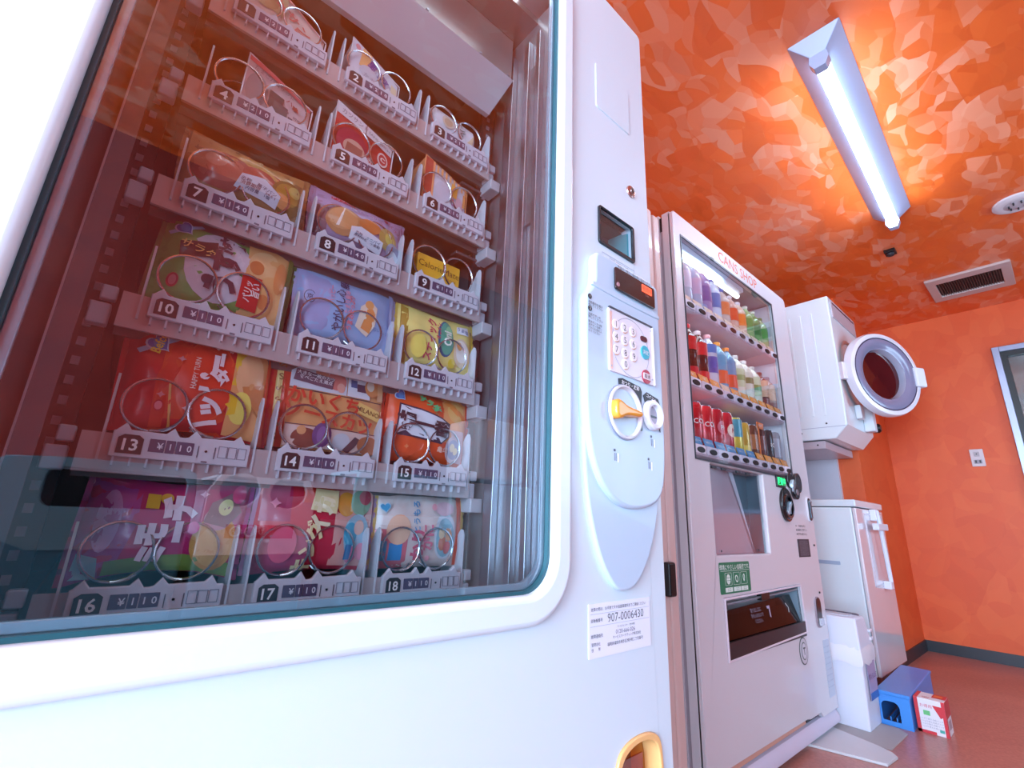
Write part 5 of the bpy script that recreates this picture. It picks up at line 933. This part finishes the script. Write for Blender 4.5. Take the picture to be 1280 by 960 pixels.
# ================================================================ SLIM BIN
bw0, bw1, by0, by1 = 2.412, 2.572, .655, .81
tb = thing('slim_trash_bin', 'slim white plastic trash bin with folded bag over its top', 'trash bin', ((bw0+bw1)/2, .74, FLZ))
BW = M('e2e4f2', .35, noise=.02); BAGM = M('eceaf2', .3, noise=.03)
def frust(g, x0, x1, y0, y1, z0, X0, X1, Y0, Y1, z1, m):
    V = [(x0, y0, z0), (x1, y0, z0), (x1, y1, z0), (x0, y1, z0), (X0, Y0, z1), (X1, Y0, z1), (X1, Y1, z1), (X0, Y1, z1)]
    g.add(V, [(3, 2, 1, 0), (4, 5, 6, 7), (0, 1, 5, 4), (1, 2, 6, 5), (2, 3, 7, 6), (3, 0, 4, 7)], m)
g = G(); frust(g, bw0, bw1, by0, by1, FLZ, bw0-.006, bw1+.004, by0-.006, by1+.006, -.47, BW); g.build('bucket', tb, bevel=.008)
g = G(); n = 40; V = []
for j, (z, e) in enumerate(((-.505, .007), (-.49, .010), (-.455, .008), (-.44, .004))):
    for i in range(n):
        q = i/n*4; k = int(q); f = q-k; cs_ = [(bw0, by0), (bw1, by0), (bw1, by1), (bw0, by1)]; a, b = cs_[k], cs_[(k+1) % 4]
        x = a[0]+(b[0]-a[0])*f; y = a[1]+(b[1]-a[1])*f; mx, my = (bw0+bw1)/2, (by0+by1)/2; d = math.hypot(x-mx, y-my)
        wob = .0025*math.sin(i*2.3+j*1.7); x += (x-mx)/d*(e+wob+.004); y += (y-my)/d*(e+wob+.004); V.append((x, y, z+.006*math.sin(i*1.1)*(1 if j in (0,) else 0)))
g.add(V, [(j*n+i, j*n+(i+1) % n, (j+1)*n+(i+1) % n, (j+1)*n+i) for j in range(3) for i in range(n)], BAGM, True); g.build('bag_cuff', tb, flipfix=False)
g = G(); frust(g, bw0-.008, bw1+.006, by0-.008, by1+.008, -.455, bw0-.004, bw1-.045, by0-.004, by1+.004, -.335, BW); g.build('lid', tb, bevel=.008)
g = G(); frust(g, bw1-.045, bw1-.043, by0+.002, by1-.002, -.345, bw1-.05, bw1-.04, by0+.02, by1-.01, -.33, M('6a5f6a', .4)); g.box(bw0+.03, bw0+.09, by0+.03, by1-.03, -.337, -.332, M('cfccd8', .4)); g.box(bw0+.095, bw1-.055, by0+.01, by0+.05, -.336, -.331, M('6e6470', .4)); g.build('lid_opening', tb)
g = G(); g.prism([(by0-.0095, -.50), (by0-.0095, -.63), (by0-.008, -.63), (by0-.008, -.50)], lambda a, b, c: (c, a, b), bw0+.035, bw1-.02, M('a89abc', .4)); g.prism([(by0-.0100, -.605), (by0-.0100, -.63), (by0-.009, -.63), (by0-.009, -.605)], lambda a, b, c: (c, a, b), bw0+.035, bw1-.02, M('3f6ab8', .4)); g.text('燃えるゴミ', (bw0+bw1)/2+.01, -.55, .022, FR(by0-.0102), M('6a4a7c', .4)); g.build('paper_label', tb)
for z in (-.40, -.43):
    g = G(); g.box(bw1-.02, bw1+.012, by0-.012, by0+.0, z, z+.012, BW); g.build('side_catch', tb, bevel=.003)

# ================================================================ STEP STOOL
# footprint on the floor, a little askew
p0 = Vector((2.575, .660)); ex = Vector((1, .04)).normalized(); ey = Vector((.04, -1)).normalized()
SB = M('3f8fe0', .35, coat=.2, noise=.05)
ss = thing('step_stool', 'bright blue plastic step stool with arched side openings', 'stool', (2.75, .60, FLZ))
Lx, Ly, Hs = .56, .104, .122
def SPt(a, b, z): q = p0+ex*a+ey*b; return (q.x, q.y, FLZ+z)
def skewbox(g, a0, a1, b0, b1, z0, z1, m, tp=.0):
    V = [SPt(a, b, z) for a in (a0, a1) for b in (b0, b1) for z in (z0, z1)]
    g.add(V, [(0, 1, 3, 2), (4, 6, 7, 5), (0, 4, 5, 1), (2, 3, 7, 6), (0, 2, 6, 4), (1, 5, 7, 3)], m)
g = G(); skewbox(g, -.004, Lx+.004, -.004, Ly+.004, Hs-.014, Hs, SB); g.build('step_top', ss, bevel=.004)
def sidewall(name, map3, W):
    g = G(); o_ = [(0, 0), (W*.14, 0), (W*.16, .030), (W*.62, .030), (W*.66, 0), (W, 0), (W, Hs-.014), (0, Hs-.014)]
    o_ = [(0, 0), (W, 0), (W, Hs-.014), (0, Hs-.014)]; hole = rrect(W*.10, W*.66, .018, Hs-.035, (.02, .02, .004, .004), 5)
    V, Fs = plate_geo([o_, hole[::-1]], .0025); g.add([map3(*v) for v in V], Fs, SB); g.build(name, ss)
sidewall('side_panel', lambda a, b, c: SPt(.0025+c, a, b), Ly)
sidewall('side_panel', lambda a, b, c: SPt(Lx-.0025+c, a, b), Ly)
g = G(); skewbox(g, .005, Lx-.005, Ly-.005, Ly, .0, Hs-.014, SB); g.build('long_panel', ss); g = G(); skewbox(g, .005, Lx-.005, 0, .005, .0, Hs-.014, SB); g.build('long_panel', ss)
for k in range(4): g = G(); skewbox(g, .02, Lx-.02, .03+k*.02, .034+k*.02, .012, .028, SB); g.build('inner_rib', ss)
# carton
cbp = Vector((2.618, .550)); cex = Vector((1, .02)).normalized(); cey = Vector((.0, -1))
cb_ = thing('paper_carton', 'small red and white carton on the floor against the blue stool', 'box', (2.70, .51, FLZ))
def CPt(a, b, z): q = cbp+cex*a+cey*b; return (q.x, q.y, FLZ+z)
def cbx(g, a0, a1, b0, b1, z0, z1, m):
    V = [CPt(a, b, z) for a in (a0, a1) for b in (b0, b1) for z in (z0, z1)]; g.add(V, [(0, 1, 3, 2), (4, 6, 7, 5), (0, 4, 5, 1), (2, 3, 7, 6), (0, 2, 6, 4), (1, 5, 7, 3)], m)
RD = M('d83a44', .4); WC = M('ece6ea', .4); wB, hB, lB = .092, .118, .10
g = G(); cbx(g, 0, lB, 0, wB, 0, hB, WC); g.build('box_body', cb_, bevel=.001)
g = G()
fm = lambda a, b, c: CPt(-.0006-c, a, b)
def q2(a0, b0, a1, b1, m, mp=fm, l=0): g.add([mp(a0, b0, l), mp(a1, b0, l), mp(a1, b1, l), mp(a0, b1, l)], [(0, 1, 2, 3)], m)
q2(0, 0, .012, hB, RD); q2(wB-.010, .0, wB, hB, RD); q2(0, 0, wB*.6, .010, RD); g.add([fm(.055, .10, .0002), fm(.09, .10, .0002), fm(.09, .07, .0002), fm(.075, .06, .0002)], [(0, 1, 2, 3)], RD)
q2(.025, .062, .045, .078, M('6fc47a', .4), l=.0003); g.text('お得用', .035, .094, .013, lambda a, b, c: fm(a, b, .0004), M('d85a6a', .4), sx=1.); q2(.066, .012, .080, .022, M('4ab0a0', .4), l=.0003)
for i in range(4): g.text('たっぷり使える紙パック', .045, .05-.009*i, .0065, lambda a, b, c: fm(a, b, .0004), M('9a94a4', .4))
sm_ = lambda a, b, c: CPt(a, wB+.0006+c, b)
q2(0, 0, .014, hB, RD, sm_); q2(.014, .06, lB, hB, M('c8404a', .4), sm_); q2(.03, .02, .08, .05, M('b8a0a8', .4), sm_, .0003)
tm = lambda a, b, c: CPt(a, b, hB+.0006+c)
q2(0, .0, lB, .012, RD, tm); q2(.04, .05, lB, wB, RD, tm); q2(.055, .055, .085, .08, M('f07a3c', .4), tm, .0003); g.text('新', .025, .035, .026, lambda a, b, c: tm(a, b, .0005), M('c05a68', .4)); g.build('printed_panels', cb_, flipfix=False)
# boards on the floor
g = G(); P = [(2.02, .80), (2.082, .764), (2.139, .548), (2.235, .540), (2.262, .560), (2.285, .605), (2.345, .80)]
g.prism(P, FZ(0), FLZ, FLZ+.009, M('cfd0d4', .5)); tag(g.build('floor_board', bevel=.002), 'pale grey-white board on the floor before the slim bin', 'board')
g = G(); g.prism([(2.29, .605), (2.30, .57), (2.52, .565), (2.56, .60), (2.56, .80), (2.35, .80)], FZ(0), FLZ, FLZ+.004, M('a9a4a4', .55)); tag(g.build('floor_mat', bevel=.001), 'thin grey mat under the slim bin beside the blue stool', 'mat')

# ================================================================ BINS opposite, seen mirrored in the snack machine's glass
MIR = .928
def rbin(x0, x1, zt, y, col, name, label, cat='recycling bin'):
    t = thing(name, label, cat, ((x0+x1)/2, y-.15, FLZ)); g = G(); g.box(x0, x1, y-.34, y, FLZ, zt-.20, M('2f7d98', .4)); g.build('bucket', t, bevel=.015); return t
yb = MIR-1.9
BC = M('d8f0fa', .4)
t = rbin(.27, .63, .10, yb, '9cc8d8', 'recycling_bin', 'pale blue recycling bin with two round holes, mirrored in the snack machine glass')
g = G(); fl_ = [(.27, -.16), (.63, -.16), (.63, .05), (.60, .105), (.30, .105), (.27, .05)]
g.plate([fl_, ell(.368, .055, .062, .055, 28)[::-1], ell(.530, .055, .062, .055, 28)[::-1]], lambda a, b, c: (a, yb+c, b), .010, BC, .004); hd = g.build('hood', t)
g = G(); g.box(.27, .63, yb-.34, yb-.33, -.16, .10, BC); g.box(.27, .28, yb-.33, yb-.01, -.16, .05, BC); g.box(.62, .63, yb-.33, yb-.01, -.16, .05, BC); g.box(.29, .61, yb-.33, yb-.01, .093, .103, BC); g.build('hood_shell', t)
g = G(); g.box(.345, .565, yb+.010, yb+.013, -.105, -.060, M('c82a34', .4))
for x in (.375, .42): g.plate([ell(x, -.0825, .018, .018, 20), ell(x, -.0825, .013, .013, 20)[::-1]], lambda a, b, c: (a, yb+.0145+c, b), .0008, WHITE)
g.text('びん・かん', .50, -.0825, .022, lambda a, b, c: (2*.455-a+.0, yb+.0148, b), WHITE); g.build('red_label', t)
TEAL = M('7cc8d6', .4)
t = rbin(.78, 1.28, .16, yb, '5fa8b8', 'flap_bin', 'teal waste bin with a push flap, mirrored in the snack machine glass')
g = G(); g.plate([smooth_out([(.78, -.05), (1.28, -.05), (1.28, .15), (1.24, .17), (.82, .17), (.78, .15)], 1), rrect(.83, 1.25, -.01, .14, .01)[::-1]], lambda a, b, c: (a, yb+c, b), .010, TEAL, .004); g.box(.78, 1.28, yb-.34, yb-.01, -.06, -.04, TEAL); g.box(.80, 1.26, yb-.34, yb-.01, .155, .17, TEAL); g.build('hood', t)
g = G(); g.box(.832, 1.248, yb-.03, yb-.012, -.008, .138, M('3c7a8c', .35)); fp_ = g.build('push_flap', t, bevel=.004)
g = G(); V, Fs = text_geo('PUSH', .03); g.add([(1.045-x*.115*1.05, yb-.0105, .066+y*.115) for x, y in V], Fs, M('16323c', .4)); g.build('push_lettering', fp_)
t = rbin(-.25, .24, .11, yb, '7fb4c8', 'open_bin', 'blue waste bin with a wide dark slot beside the two-hole bin')
g = G(); g.plate([smooth_out([(-.25, -.14), (.24, -.14), (.24, .09), (.20, .12), (-.21, .12), (-.25, .09)], 1), rrect(-.13, .21, -.02, .09, .03)[::-1]], lambda a, b, c: (a, yb+c, b), .010, M('5fa0b4', .4), .004); g.box(-.25, .24, yb-.34, yb-.33, -.14, .11, BLACK); g.box(-.22, .21, yb-.33, yb-.01, .10, .11, BC); g.build('hood', t)
t = thing('white_box', 'white box standing on a shelf opposite the snack machine', 'box', (1.55, yb, .0)); g = G(); g.box(1.40, 1.72, yb-.3, yb, .18, .50, WHITE); g.build('case', t, bevel=.02)
g = G(); g.box(1.36, 1.76, yb-.32, yb+.01, FLZ, .16, M('b9cdd8', .4)); tag(g.build('side_table', bevel=.01), 'pale grey stand carrying the white box opposite the machines', 'table')
